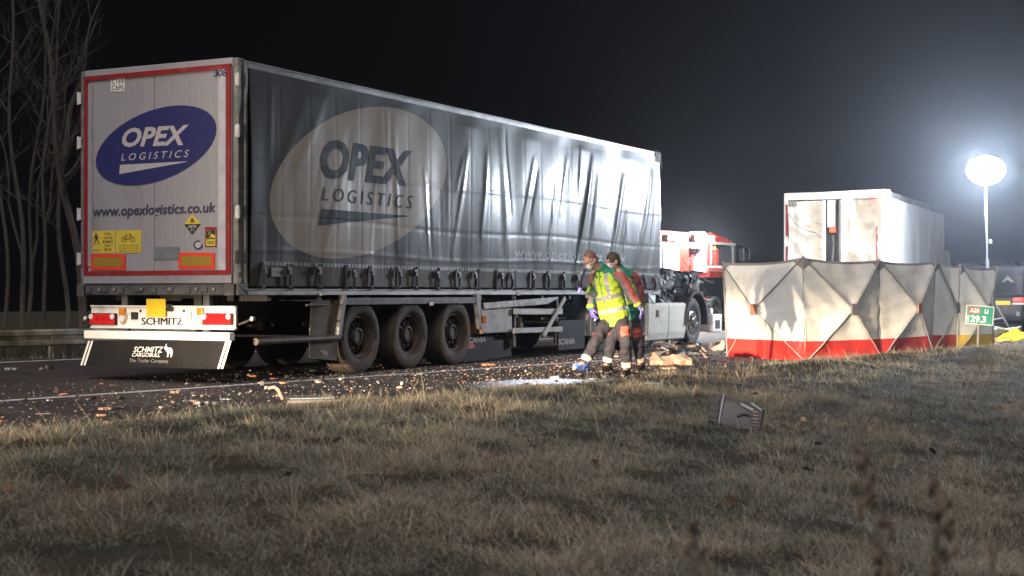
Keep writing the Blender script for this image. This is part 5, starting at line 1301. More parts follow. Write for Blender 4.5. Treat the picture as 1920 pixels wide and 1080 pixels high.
# ================================================================== DARK CAR, YELLOW SHEET, HOSES
CQ = at(1922, 560, 38.5)
CR_ = Frame(CQ.x, CQ.y, 30)
CA = thing('dark_car', 'dark van with a lit red tail lamp and yellow plate at the right edge', 'van', CR_.o, CR_.rz)
car_m = mat('car_paint', (.012, .013, .017), (.010, .011, .014), rough=.3, spec=.4)
prof = [(0, .35), (-.02, .55), (-.03, .95), (.06, 1.05), (.22, 1.82), (.45, 1.92), (2.6, 1.94), (3.4, 1.35), (4.5, 1.1), (4.6, .45), (4.4, .32), (.2, .30)]
mb = MB(); mb.prism(prof, lambda p: (p[0], .04, p[1]), lambda p: (p[0], 1.86, p[1])); mb.build('body', car_m, CA, bevel=.05, seg=2)
mb = MB(); mb.add([(.055, .2, 1.10), (.055, 1.7, 1.10), (.18, 1.58, 1.72), (.18, .32, 1.72)], [(0, 1, 2, 3)]); mb.build('rear_window', glass_d, CA, clean=False)
for y in (.17, 1.73):
    mb = MB(); mb.span((-.06, y - .13, .86), (.08, y + .13, .98)); mb.build('tail_lamp', mat('tail_glow', (.7, .03, .02), rough=.2, emit=(1, .05, .035), estr=1.6), CA, bevel=.03, seg=2)
    mb = MB(); mb.span((-.055, y - .15, .80), (.06, y + .15, .845)); mb.build('lamp_trim', white_bright, CA, bevel=.01)
    mb = MB(); mb.span((-.045, y - .04, .50), (.0, y + .05, .62)); mb.build('reflector', mat('car_reflector', (.25, .26, .28), rough=.3), CA, bevel=.01)
mb = MB(); yy, zz = CR_.rear(1880, 568, -.03); mb.span((-.05, yy - .20, zz - .055), (-.03, yy + .20, zz + .055)); pl = mb.build('number_plate', plate_y, CA, bevel=.005)
mb = MB(); yy2, zz2 = CR_.rear(1891, 524, .1); mb.add([(.0, yy2 + .16, zz2 - .08), (.0, yy2, zz2 + .10), (.0, yy2 - .18, zz2 - .08), (.0, yy2 - .08, zz2 - .08), (.0, yy2, zz2), (.0, yy2 + .08, zz2 - .06)], [(0, 1, 4, 5), (1, 2, 3, 4)]); mb.build('chevron_reflection', mat('reflection_pale', (.22, .20, .17), rough=.4), CA, clean=False)  # pale light reflection on the tail, built as a flat chevron
for x in (.9, 3.7):
    for y in (.1, 1.8): wheel(CA, x, y, Rr=.33, w=.2, ri=.2, ax=(0, -1 if y < 1 else 1, 0), tm=tyre2, rm=mat('car_rim', (.3, .3, .3), rough=.4, metal=.6), deep=.03)
def heap(name, px, py, Y, dx, dy, dz, m, label, cat, seed):
    p = at(px, py, Y); z0 = float(height(np.array(p.x), np.array(p.y)))
    z0 = max(z0, .0)
    n = 40; v = []
    for i in range(n + 1):
        for j in range(n + 1):
            u, w = i / n * 2 - 1, j / n * 2 - 1; r2 = min(1.2, u * u * .9 + w * w * .9)
            q = Vector((u * 2.2 + seed, w * 2.2, seed)); h = max(0, 1 - r2) ** .6 * (.55 + .8 * abs(mnoise.noise(q))) + .22 * abs(mnoise.noise(q * 2.9)) * (1 if r2 < 1 else .3)
            v.append((u * dx * (1 + .15 * mnoise.noise(q)), w * dy * (1 + .15 * mnoise.noise(q + Vector((5, 0, 0)))), .015 + h * dz))
    f = [(i * (n + 1) + j, (i + 1) * (n + 1) + j, (i + 1) * (n + 1) + j + 1, i * (n + 1) + j + 1) for i in range(n) for j in range(n)]
    ob = MB().add(v, f).build(name, m, None, smooth=True); ob.location = (p.x, p.y, z0); tag(ob, label, cat)
    md = ob.modifiers.new('thickness', 'SOLIDIFY'); md.thickness = .006
    return ob
tarp = mat('yellow_sheet', (.50, .33, .008), (.40, .25, .008), rough=.85, spec=.08, scale=4, bump=.3, bscale=9)
heap('yellow_sheet', 1910, 628, 33.5, .45, .5, .24, tarp, 'crumpled yellow plastic sheet on the grass at the right edge', 'plastic sheet', 2.2)
heap('yellow_sheet', 1882, 636, 33.0, .22, .25, .11, mat('ochre_sheet', (.35, .16, .02), (.42, .24, .02), rough=.85, spec=.08, scale=5), 'small ochre bag lying left of the yellow plastic sheet', 'bag', 6.1)
hp = at(1882, 618, 34.2); hz = .06
HS = thing('fire_hose', 'loose coils of grey hose on the ground behind the yellow sheet', 'hose', (hp.x, hp.y, 0))
for k in range(5):
    q = [Vector((-.35 + .25 * k * .3 + .42 * math.cos(t * .5 + k), .3 * math.sin(t * .5 + k), .10 + .03 * k + .10 * abs(math.sin(t * .7 + k * 2)))) for t in range(14)]
    MB().tube(q, .025, 7).build('hose_loop', mat('hose_grey', (.26, .26, .27), rough=.6), HS, smooth=True)
# ================================================================== PEOPLE
def voxel(mb, size, it=3, fac=.5):
    me = bpy.data.meshes.new('v'); me.from_pydata([tuple(p) for p in mb.v], [], mb.f)
    bm = bmesh.new(); bm.from_mesh(me); bmesh.ops.recalc_face_normals(bm, faces=bm.faces); bm.to_mesh(me); bm.free()
    o = bpy.data.objects.new('v', me); COL.objects.link(o)
    r = o.modifiers.new('r', 'REMESH'); r.mode = 'VOXEL'; r.voxel_size = size
    s = o.modifiers.new('s', 'SMOOTH'); s.factor = fac; s.iterations = it
    dg = bpy.context.evaluated_depsgraph_get(); out = bpy.data.meshes.new_from_object(o.evaluated_get(dg))
    bpy.data.objects.remove(o); bpy.data.meshes.remove(me)
    return out
def finish(name, me, mats, parent, pick=None, wrinkle=0.0, seed=0.0, fq=14):
    me.materials.clear()
    for m in mats: me.materials.append(m)
    if wrinkle:
        nr = [v.normal.copy() for v in me.vertices]
        for v, n in zip(me.vertices, nr): v.co += n * wrinkle * (mnoise.noise(v.co * fq + Vector((seed, 0, 0))) + .5 * mnoise.noise(Vector((v.co.x * 8, v.co.y * 8, v.co.z * 30)) + Vector((0, seed, 0))))
    for p in me.polygons:
        p.use_smooth = True
        p.material_index = pick(p.center) if pick else 0
    return link(name, me, parent)
def limb(mb, pts, rad, n=14):
    """rounded tapering limb through the joints"""
    P, Rr = [Vector(p) for p in pts], rad
    q, r = [], []
    for i in range(len(P) - 1):
        for k in range(5): t = k / 5; q.append(P[i].lerp(P[i + 1], t)); r.append(Rr[i] * (1 - t) + Rr[i + 1] * t)
    q.append(P[-1]); r.append(Rr[-1])
    mb.tube(q, r, n); mb.ball(P[0], Rr[0], 12); mb.ball(P[-1], Rr[-1], 12)
    for p, rr in zip(P[1:-1], Rr[1:-1]): mb.ball(p, rr * 1.01, 12)
def loft(mb, secs, lat, up):
    """stack of ellipses (centre, half width, half depth); lat = body's sideways axis"""
    fw = lat.cross(up).normalized(); n = 22; v, f = [], []
    for c, w, d in secs:
        for k in range(n):
            a = 2 * math.pi * k / n; ca, sa = math.cos(a), math.sin(a)
            v.append(c + lat * (w * math.copysign(abs(ca) ** .8, ca)) + fw * (d * math.copysign(abs(sa) ** .8, sa)))
    for i in range(len(secs) - 1):
        for k in range(n): k2 = (k + 1) % n; f.append((i * n + k, i * n + k2, (i + 1) * n + k2, (i + 1) * n + k))
    f.append(tuple(range(n - 1, -1, -1))); f.append(tuple((len(secs) - 1) * n + k for k in range(n)))
    mb.add(v, f)
skin = mat('skin', (.46, .27, .20), (.40, .22, .16), rough=.55, scale=20)
hair_m = mat('hair_dark', (.05, .038, .03), (.03, .023, .02), rough=.8, scale=60)
stub_m = mat('hair_stubble', (.17, .10, .075), (.13, .078, .06), rough=.7, scale=60)
hivis = mat('hi_vis_yellow', (.45, .62, .03), (.39, .55, .026), rough=.65, scale=10)
hivis.node_tree.nodes['Principled BSDF'].inputs['Emission Color'].default_value = (.5, .8, .03, 1)
band = mat('reflective_grey', (.30, .30, .30), (.24, .24, .24), rough=.4, scale=12)
green_j = mat('jacket_green', (.012, .19, .11), (.010, .15, .085), rough=.75, scale=10)
grey_j = mat('jacket_grey', (.17, .16, .16), (.13, .12, .125), rough=.75, scale=10)
red_j = mat('jacket_red', (.36, .07, .06), (.30, .058, .05), rough=.7, scale=10)
trous = mat('trousers_grey', (.024, .020, .027), (.018, .015, .020), rough=.85, scale=9)
red_p = mat('patch_red', (.62, .085, .05), rough=.7, scale=10)
tan_b = mat('band_tan', (.62, .52, .42), (.52, .43, .34), rough=.5, scale=12)
boot_m = mat('boot_black', (.030, .026, .025), (.02, .018, .018), rough=.55, scale=14)
cover_m = mat('cover_blue', (.05, .09, .27), (.09, .15, .36), rough=.4, scale=22)
glove_m = mat('glove_violet', (.16, .13, .48), (.13, .10, .40), rough=.45, scale=20)
mask_m = mat('mask_pale', (.55, .62, .74), (.48, .56, .68), rough=.7, scale=20)
eye_m = mat('eye_dark', (.03, .025, .02), rough=.3)
def hand(mb, wrist, d, palm_n, curl=.35, k=1.0, sgn=1):
    """palm, four unequal fingers with two bends, thumb from the side of the palm"""
    d = d.normalized(); n = (palm_n - d * palm_n.dot(d)).normalized(); s = d.cross(n) * sgn
    R_ = Matrix((d, s, n)).transposed()
    mb.ball(wrist + d * .050 * k, (.056 * k, .043 * k, .019 * k), 12, 0, R_)
    mb.ball(wrist + d * .012 * k, (.035 * k, .028 * k, .022 * k), 10, 0, R_)
    for i, (off_, L) in enumerate(((.032, .070), (.011, .080), (-.011, .075), (-.031, .058))):
        p = wrist + d * .085 * k + s * off_ * k; q = [p - d * .03 * k, p]; a = curl * (1 + .12 * i); dd = d.copy()
        for j, f in enumerate((.42, .33, .25)):
            dd = (dd * math.cos(a) + n * math.sin(a)); q.append(q[-1] + dd * L * f * k); nn = n * math.cos(a) - d * math.sin(a)
        mb.tube(q, [.0098 * k, .0098 * k, .0095 * k, .0088 * k, .0072 * k], 8); mb.ball(q[-1], .0072 * k, 8)
    q = [wrist + d * .02 * k + s * .026 * k, wrist + d * .048 * k + s * .055 * k + n * .008 * k, wrist + d * .075 * k + s * .062 * k + n * .022 * k, wrist + d * .095 * k + s * .055 * k + n * .032 * k]
    mb.tube(q, [.014 * k, .0125 * k, .0115 * k, .009 * k], 8); mb.ball(q[-1], .009 * k, 8)
def person(J, label, rootpos, cap, stubble, front_cover, low=-.22):
    """J: joint name -> world position"""
    o = Vector(rootpos); J = {k: (v if isinstance(v, (int, float)) else Vector(v) if k in ('hup', 'face', 'pnL', 'pnR') else Vector(v) - o) for k, v in J.items()}
    root = thing('person', label, 'person', o)
    up = (J['neck'] - J['pelvis']).normalized()
    lat = (J['shL'] - J['shR']); lat = (lat - up * lat.dot(up)).normalized(); fw = up.cross(lat) * 1.0
    # lat points to the figure's left; forward must point the way it walks
    if fw.dot(J['face']) < 0: fw = -fw
    H = (J['neck'] - J['pelvis']).length
    tor = lambda t, f=0.0, l=0.0: J['pelvis'] + up * H * t + fw * f + lat * l
    # ---- body: one continuous figure
    mb = MB()
    loft(mb, [(tor(-.10), .145, .105), (tor(.05), .165, .115), (tor(.3), .145, .10), (tor(.6), .165, .115), (tor(.85), .18, .105), (tor(.96), .12, .075)], lat, up)
    for s in 'LR':
        limb(mb, [J['sh' + s], J['el' + s], J['wr' + s]], [.052, .040, .029]); limb(mb, [J['hip' + s], J['kn' + s], J['an' + s]], [.082, .055, .040])
        hand(mb, J['wr' + s], J['ha' + s] - J['wr' + s], J['pn' + s], J['cu' + s], 1.0, J['sg' + s])
        limb(mb, [J['an' + s], J['to' + s]], [.04, .032])
    limb(mb, [tor(.93), J['neck'], J['head'] - J['hup'] * .05], [.075, .058, .058])
    hu = J['hup'].normalized(); hf = J['face']; hf = (hf - hu * hf.dot(hu)).normalized(); hl = hu.cross(hf)
    HR = Matrix((hl, hf, hu)).transposed(); hc = J['head']
    hp = lambda x, y, z: hc + HR @ Vector((x, y, z))
    mb.ball(hp(0, -.012, .022), (.076, .094, .095), 18, 0, HR); mb.ball(hp(0, .022, -.045), (.060, .068, .075), 16, 0, HR); mb.ball(hp(0, .045, -.085), (.040, .040, .032), 12, 0, HR)
    mb.tube([hp(0, .085, .012), hp(0, .106, -.022), hp(0, .108, -.034)], [.010, .015, .013], 8); mb.ball(hp(0, .106, -.034), .016, 8)
    mb.tube([hp(-.045, .078, .022), hp(0, .090, .024), hp(.045, .078, .022)], [.012, .014, .012], 8)
    for x in (-1, 1): mb.ball(hp(.078 * x, -.012, -.015), (.012, .022, .034), 10, 0, HR); mb.ball(hp(.045 * x, .068, -.03), (.024, .022, .022), 8, 0, HR)
    mb.tube([hp(-.022, .088, -.062), hp(0, .096, -.062), hp(.022, .088, -.062)], [.007, .010, .007], 8)
    body = finish('body', voxel(mb, .0095, 2), [skin, eye_m], root, lambda c: 1 if any((c - hp(.031 * x, .088, .004)).length < .012 for x in (-1, 1)) else 0)
    # ---- hair or cap
    mb = MB()
    if cap:
        mb.ball(hp(0, -.014, .034), (.084, .102, .094), 18, 0, HR); mb.ball(hp(0, -.05, -.01), (.078, .066, .075), 14, 0, HR)
        me = voxel(mb, .010, 2); finish('hair', me, [hair_m], root, None, .008, 3, 60)
    else:
        mb.ball(hp(0, -.018, .028), (.0785, .094, .0955), 18, 0, HR); mb.ball(hp(0, -.045, -.02), (.070, .068, .065), 14, 0, HR)
        finish('cropped_hair', voxel(mb, .010, 2), [stub_m], root, None, .002, 3, 60)
    # ---- face mask with ear loops
    mb = MB(); mb.ball(hp(0, .058, -.050), (.062, .060, .052), 16, 0, HR); mb.ball(hp(0, .088, -.045), (.030, .032, .040), 12, 0, HR)
    finish('face_mask', voxel(mb, .009, 2), [mask_m], root)
    for x in (-1, 1): MB().tube([hp(.055 * x, .06, -.03), hp(.076 * x, .02, -.02), hp(.082 * x, -.02, -.005)], .0035, 5).build('mask_loop', mask_m, root, smooth=True)
    # ---- trousers
    mb = MB()
    loft(mb, [(tor(-.14), .155, .12), (tor(.0), .182, .132), (tor(.16), .172, .125)], lat, up)
    for s in 'LR': 
        k1 = J['kn' + s]; a1 = J['an' + s]; limb(mb, [J['hip' + s], J['hip' + s].lerp(k1, .5), k1, k1.lerp(a1, .45), a1.lerp(k1, .10)], [.104, .094, .078, .074, .066])
    def tp(c):
        for s in 'LR':
            k1, a1, h1 = J['kn' + s], J['an' + s], J['hip' + s]
            t = (c - k1).dot(a1 - k1) / (a1 - k1).length_squared; d = (c - (k1 + (a1 - k1) * t)).length
            if .70 < t < .90 and d < .13: return 2
            t = (c - h1).dot(k1 - h1) / (k1 - h1).length_squared; ax = h1 + (k1 - h1) * t
            if .50 < t < .86 and (c - ax).length < .16 and (c - ax).normalized().dot((fw * .62 + lat * (.75 if s == 'L' else -.75)).normalized()) > .66 - .10 * math.sin(t * 9): return 1
        return 0
    finish('trousers', voxel(mb, .0115, 3), [trous, red_p, tan_b], root, tp, .016, 1.0 + len(label) * .1)
    # ---- jacket with sleeves
    mb = MB()
    loft(mb, [(tor(-.16), .178, .138), (tor(.05), .188, .142), (tor(.3), .178, .132), (tor(.6), .195, .142), (tor(.84), .205, .128), (tor(.95), .15, .098), (tor(1.04), .078, .078)], lat, up)
    for s in 'LR': e_ = J['el' + s]; limb(mb, [tor(.86, 0, .165 * (1 if s == 'L' else -1)), J['sh' + s].lerp(e_, .35), e_, J['wr' + s].lerp(e_, .06)], [.080, .072, .062, .050])
    mb.tube([tor(.93), J['neck'].lerp(tor(1.0), .3), J['neck'].lerp(J['head'], .42)], [.11, .088, .074], 14)
    def jp(c):
        for s in 'LR':
            a0, e_, w_ = J['sh' + s], J['el' + s], J['wr' + s]
            for p, q, lo in ((a0, e_, 0), (e_, w_, 1)):
                t = (c - p).dot(q - p) / (q - p).length_squared; ax = p + (q - p) * t; d = (c - ax)
                if -.05 < t < 1.02 and d.length < .10:
                    out = d.normalized().dot((fw * .5 + lat * (.8 if s == 'L' else -.8)).normalized())
                    if lo and t > .84: return 3
                    if out > .80 or (not lo and t < .22 and out > .3): return 2
                    if lo and out < -.5: return 0
                    return 1
        return 0
    finish('jacket', voxel(mb, .0115, 3), [green_j, grey_j, red_j, hivis], root, jp, .014, 2.0 + len(label) * .1)
    # ---- hi-vis vest
    mb = MB()
    loft(mb, ([(tor(-.22), .188, .150), (tor(-.10), .190, .152)] if low < 0 else [(tor(low - .12), .196, .152)]) + [(tor(max(.1, low)), .200, .156), (tor(.35), .193, .150), (tor(.6), .205, .158), (tor(.80), .198, .146), (tor(.92), .150, .115), (tor(.985), .105, .095)], lat, up)
    def vp(c):
        t = (c - J['pelvis']).dot(up) / H; l = (c - J['pelvis']).dot(lat); f = (c - J['pelvis']).dot(fw)
        if (.08 < t < .17 and low < 0) or .37 < t < .46: return 1
        if t >= .46 and .070 < abs(l) < .122: return 1
        if abs(l) < .007 and f > 0: return 2
        return 0
    finish('hi_vis_vest', voxel(mb, .0105, 2), [hivis, band, green_j], root, vp, .013, 4.0 + len(label) * .1)
    # ---- boots and gloves
    for s in 'LR':
        a1, t1 = J['an' + s], J['to' + s]; d = (t1 - a1); d = Vector((d.x, d.y, 0)).normalized(); pitch = J['bp' + s]
        dn = (J['kn' + s] - a1).normalized(); side = d.cross(Vector((0, 0, 1)))
        dd = (d * math.cos(pitch) + Vector((0, 0, math.sin(pitch)))).normalized(); uu = side.cross(dd).normalized()
        R_ = Matrix((dd, side, uu)).transposed(); sole = a1 - uu * .085
        mb = MB(); limb(mb, [a1 + dn * .15, a1 + dn * .04, a1 - uu * .02], [.060, .057, .055])
        mb.ball(sole + dd * .055 + uu * .030, (.145, .048, .045), 16, 0, R_); mb.ball(sole - dd * .035 + uu * .035, (.055, .042, .045), 12, 0, R_); mb.box(sole + dd * .045 + uu * .006, (.25, .082, .026), R_)
        cov = front_cover == s
        b = finish('boot', voxel(mb, .0105, 3), [cover_m if cov else boot_m], root, None, .014 if cov else .004, 5, 26)
        if cov: b['label'] = 'front boot in a crumpled blue shoe cover'
        mb = MB(); hand(mb, J['wr' + s], J['ha' + s] - J['wr' + s], J['pn' + s], J['cu' + s], 1.10, J['sg' + s]); limb(mb, [J['wr' + s].lerp(J['el' + s], .10), J['wr' + s]], [.038, .033])
        finish('glove', voxel(mb, .0055, 1), [glove_m], root)
    return root
Y0 = 19.2
def A(px, py, dy=0.0): return at(px, py, Y0 + dy)
walk = Vector((-.80, -.60, 0))
P1 = dict(pelvis=A(1152, 590), neck=A(1131, 506, -.05), head=A(1107, 488, -.18), hup=Vector((-.48, -.32, .82)), face=Vector((-.64, -.50, -.62)),
          shL=A(1160, 510, -.16), shR=A(1115, 513, .07), elL=A(1180, 545, -.20), wrL=A(1197, 572, -.20), haL=A(1205, 586, -.22), pnL=Vector((-.6, .2, .3)), cuL=.38, sgL=1,
          elR=A(1117, 551, -.02), wrR=A(1098, 541, -.16), haR=A(1088, 536, -.22), pnR=Vector((-.1, .9, .5)), cuR=.95, sgR=1,
          hipL=A(1162, 594, -.06), hipR=A(1143, 596, .05), knL=A(1173, 640, -.20), anL=A(1175, 690, .0), toL=A(1168, 702, -.13), bpL=.0,
          knR=A(1117, 640, -.14), anR=A(1095, 681, -.20), toR=A(1077, 690, -.32), bpR=.16)
P1['pnR'] = Vector((.2, -.3, -.9))
person(P1, 'person with cropped hair and yellow vest shining a torch, blue cover on one boot', A(1150, 708), False, True, 'R')
Y0 = 20.1
P2 = dict(pelvis=A(1176, 590), neck=A(1163, 508), head=A(1149, 490, -.10), hup=Vector((-.22, -.1, .96)), face=Vector((-.80, -.40, -.35)),
          shL=A(1190, 513, -.10), shR=A(1150, 514, .12), elL=A(1200, 548, -.08), wrL=A(1205, 578, -.06), haL=A(1206, 592, -.10), pnL=Vector((-.9, .2, .1)), cuL=.35, sgL=1,
          elR=A(1113, 545, -.02), wrR=A(1107, 578, -.12), haR=A(1111, 592, -.16), pnR=Vector((.6, .3, .1)), cuR=.4, sgR=1,
          hipL=A(1184, 594, -.05), hipR=A(1168, 594, .05), knL=A(1196, 640, -.10), anL=A(1201, 680, .08), toL=A(1194, 694, -.03), bpL=-.12,
          knR=A(1146, 640, -.08), anR=A(1139, 682, -.02), toR=A(1127, 694, -.12), bpR=.0)
person(P2, 'person with dark hair and yellow vest walking half hidden behind the torch bearer', A(1165, 701), True, False, None, .34)
Y0 = 19.2
# ---- torch in the front person's hand
ta, tb = A(1096, 507, -.27), A(1086, 540, -.27)
TO = thing('torch', 'black torch with a lit head held in a violet gloved hand', 'torch', tb)
dd = (tb - ta).normalized()
MB().lathe([(0, -.26), (.016, -.26), (.017, -.10), (.019, -.07), (.028, -.05), (.030, -.004)], (0, 0, 0), dd, 18).build('tube', mat('torch_black', (.02, .02, .022), rough=.35), TO, smooth=True)
MB().lathe([(.027, -.006), (0, -.006)], (0, 0, 0), dd, 18).build('lens', mat('torch_glow', (.9, .9, 1), emit=(.72, .78, 1.0), estr=14.0), TO)
tl = bpy.data.lights.new('torch_beam', 'SPOT'); tl.energy = 2300; tl.color = (.55, .68, 1.0); tl.spot_size = math.radians(68); tl.spot_blend = .9; tl.shadow_soft_size = .02
tlo = bpy.data.objects.new('torch_beam', tl); COL.objects.link(tlo); tlo.location = tb + dd * .02
tgt = gnd(1046, 716); tlo.rotation_euler = (Vector(tlo.location) - tgt).to_track_quat('Z', 'Y').to_euler()
# second beam edge catches the front boot as in the photograph: the same lamp

# ================================================================== DEBRIS ON THE ROAD
chip = attr_mat('debris_chip', [(0, (.020, .019, .019)), (.35, (.055, .050, .047)), (.62, (.16, .12, .10)), (.8, (.50, .39, .33)), (.95, (.72, .65, .58)), (1, (.62, .22, .08))], rough=.55)
k = 5200
t_ = np.concatenate([rng.uniform(-6, 26, k), rng.normal(10, 4.5, 2000), rng.normal(15, 3, 1400)]); s_ = np.concatenate([rng.uniform(.15, 5.2, k), np.abs(rng.normal(1.9, 1.1, 2000)) + .15, np.abs(rng.normal(1.6, 1.3, 1400)) + .15])
k = len(t_)
X = RO.x + RU.x * t_ + RN.x * s_; Y = RO.y + RU.y * t_ + RN.y * s_
sz = np.clip(rng.lognormal(math.log(.0095), .6, k), .004, .045)
tone = np.where(rng.uniform(0, 1, k) < .50, rng.uniform(0, .5, k), rng.uniform(.5, 1, k)); tone[rng.uniform(0, 1, k) < .02] = 1
tiny = rng.uniform(0, 1, k) < .62; sz = np.where(tiny, rng.uniform(.004, .0095, k), sz); tone = np.where(tiny, rng.uniform(.72, .97, k), tone)
d = np.stack([sz * rng.uniform(.7, 2.6, k), sz * rng.uniform(.5, 1.3, k), sz * rng.uniform(.18, .8, k)], -1)
a = rng.uniform(0, 6.28, k); tl_ = rng.uniform(-.35, .35, (k, 2))
base = np.array([(-.5, -.5, 0), (.5, -.5, 0), (.5, .5, 0), (-.5, .5, 0), (-.5, -.5, 1), (.5, -.5, 1), (.5, .5, 1), (-.5, .5, 1)], float)
V = base[None] * d[:, None] * (1 + rng.uniform(-.35, .35, (k, 8, 3)))
Vx = V[..., 0] * np.cos(a)[:, None] - V[..., 1] * np.sin(a)[:, None]; Vy = V[..., 0] * np.sin(a)[:, None] + V[..., 1] * np.cos(a)[:, None]
Vz = np.maximum(V[..., 2] + np.abs(V[..., 0] * tl_[:, :1]) , 0)
V = np.stack([Vx + X[:, None], Vy + Y[:, None], Vz + .003], -1)
bf = np.array([(3, 2, 1, 0), (4, 5, 6, 7), (0, 1, 5, 4), (1, 2, 6, 5), (2, 3, 7, 6), (3, 0, 4, 7)])
QF = (np.arange(k) * 8)[:, None, None] + bf[None]
tag(np_mesh('debris', V.reshape(-1, 3), [QF.reshape(-1, 4)], chip, np.repeat(tone, 8)), kind='stuff')
DR = random.Random(23)
foam = mat('foam_pink', (.46, .29, .20), (.38, .235, .165), rough=.8, scale=8, bump=.3, bscale=30)
pale_d = mat('debris_pale', (.33, .27, .225), (.26, .21, .18), rough=.7, scale=12, dirt=(.25, .2, .17), damt=.4)
orange_d = mat('debris_orange', (.60, .22, .09), (.50, .18, .07), rough=.6, scale=12)
dark_d = mat('debris_black', (.028, .026, .026), (.045, .042, .04), rough=.45, scale=10)
glass_g = mat('debris_glass', (.30, .36, .36), (.22, .27, .27), rough=.15, scale=12, spec=.8)
def shard(name, px, py, L, Wd, H, rz, m, label, cat='debris', tilt=(0, 0), seed=0, dz=0.0, curl=0.0):
    p = gnd(px, py, dz)
    for _ in range(4): p = gnd(px, py, dz + max(0, float(height(np.array(p.x), np.array(p.y)))))
    R_ = random.Random(seed + int(px)); n = 7; v = []; L *= .62; Wd *= .75; H *= .7; ph = R_.uniform(0, 6)
    hz = float(height(np.array(p.x), np.array(p.y))); z0 = max(0.002, hz) + dz
    for i in range(n + 1):
        u = i / n - .5; w = Wd * (1 - .35 * abs(u) * R_.uniform(.3, 1.6)) * .5; b = curl * (4 * u * u)
        y = R_.uniform(-.16, .16) * Wd; w *= R_.uniform(.7, 1.1) * (.55 if i in (0, n) else 1)
        for yy, zz in ((-w + y, 0), (w + y, 0), (w * .92 + y, H * R_.uniform(.75, 1.1)), (-w * .92 + y, H * R_.uniform(.75, 1.1))): v.append((u * L, yy, zz + b))
    f = [(0, 3, 2, 1)] + [(4 * i + a, 4 * i + (a + 1) % 4, 4 * i + 4 + (a + 1) % 4, 4 * i + 4 + a) for i in range(n) for a in range(4)] + [(4 * n, 4 * n + 1, 4 * n + 2, 4 * n + 3)]
    ob = MB().add(v, f).build(name, m, None, bevel=min(H, .02) * .2); ob.location = (p.x, p.y, z0); ob.rotation_euler = (tilt[0], tilt[1], rz)
    return tag(ob, label, cat)
shard('foam_offcut', 1257, 684, 1.02, .34, .17, .05, foam, 'long pinkish foam panel on the road beside the walkers', tilt=(.45, 0))
shard('foam_slab', 1254, 692, .34, .13, .035, .15, foam, 'short flat pinkish slab in front of the long foam panel', tilt=(.25, 0))
shard('foam_lump', 1226, 667, .10, .08, .08, .5, orange_d, 'orange foam lump on the near end of the long foam panel', dz=.04)
shard('bumper_shell', 1336, 665, .72, .32, .08, .55, pale_d, 'curved pale bumper shell lying by the left end of the screen', tilt=(.6, -.3), curl=.16)
shard('concrete_block', 1042, 711, .13, .09, .055, .3, pale_d, 'white block with a lid lying in the bright torch light', tilt=(0, .05))
shard('pale_strip', 1000, 716, .22, .06, .02, -.1, pale_d, 'flat white chip at the left of the bright torch light')
shard('pale_strip', 1112, 712, .18, .07, .025, .2, pale_d, 'flat white chip at the right edge of the torch light')
shard('pale_chip', 806, 732, .14, .07, .05, .2, pale_d, 'cream chip at the dim left end of the torch light')
shard('white_tile', 1614, 676, .42, .28, .06, .25, pale_d, 'white slab leaning against the red hem of the screen', tilt=(.75, 0))
shard('pink_chip', 1486, 683, .22, .08, .03, .0, foam, 'small pink chip in front of the red hem')
shard('orange_strip', 474, 707, .16, .06, .035, .1, orange_d, 'orange strip on the road right of the spray flap')
shard('orange_strip', 512, 711, .12, .05, .02, .3, orange_d, 'small orange strip right of the brighter orange strip')
shard('orange_block', 915, 686, .30, .08, .05, .2, orange_d, 'long orange fragment on the road in front of the last trailer wheel')
shard('curved_strip', 783, 703, .26, .03, .02, -.1, pale_d, 'thin curved white strip in front of the trailer wheels', curl=.01)
shard('white_lump', 492, 723, .08, .07, .07, .4, pale_d, 'upright white lump on the hard shoulder beside the edge line')
shard('white_lump', 523, 745, .10, .06, .05, .2, pale_d, 'white lump left of the dark ribbed panel')
shard('white_lump', 203, 800, .14, .09, .06, .1, foam, 'rounded cream lump at the grass edge on the left')
shard('foam_scrap', 190, 781, .14, .06, .03, .2, foam, 'small salmon scrap above the rounded cream lump')
shard('foam_scrap', 197, 769, .20, .07, .035, .5, foam, 'salmon scrap with a tail, higher of the pair on the left')
shard('orange_scrap', 120, 741, .13, .05, .03, .1, orange_d, 'orange scrap on the hard shoulder left of the spray flap')
shard('foam_scrap', 328, 738, .16, .07, .04, .3, foam, 'salmon scrap below the spray flap past the edge line')
shard('white_strip', 358, 754, .26, .05, .03, .2, pale_d, 'white strip touching the dark bar on the hard shoulder')
shard('dark_bar', 388, 760, .42, .10, .06, .05, dark_d, 'dark bar with a pale end on the hard shoulder')
shard('pale_end', 367, 760, .06, .09, .07, .1, foam, 'pale broken end beside the dark bar')
shard('white_strip', 423, 750, .20, .05, .02, .1, glass_g, 'shiny strip right of the dark bar')
shard('flat_scrap', 82, 777, .22, .04, .012, .1, pale_d, 'thin flat scrap at the far left grass edge', dz=.0)
shard('white_flap', 22, 694, .30, .14, .05, .2, glass_g, 'crumpled grey sheet on the far lane at the left edge')
shard('dark_lump', 92, 692, .20, .14, .08, .5, dark_d, 'dark lump beside a white chip on the far lane')
shard('white_chip', 78, 694, .11, .09, .05, .1, pale_d, 'white chip touching the dark lump on the far lane')
shard('white_strip', 322, 690, .34, .07, .015, -.3, white_bright, 'thin white strip just under the spray flap')
shard('pale_chip', 925, 714, .09, .05, .03, .2, pale_d, 'pale chip between torch light and the trailer wheels')
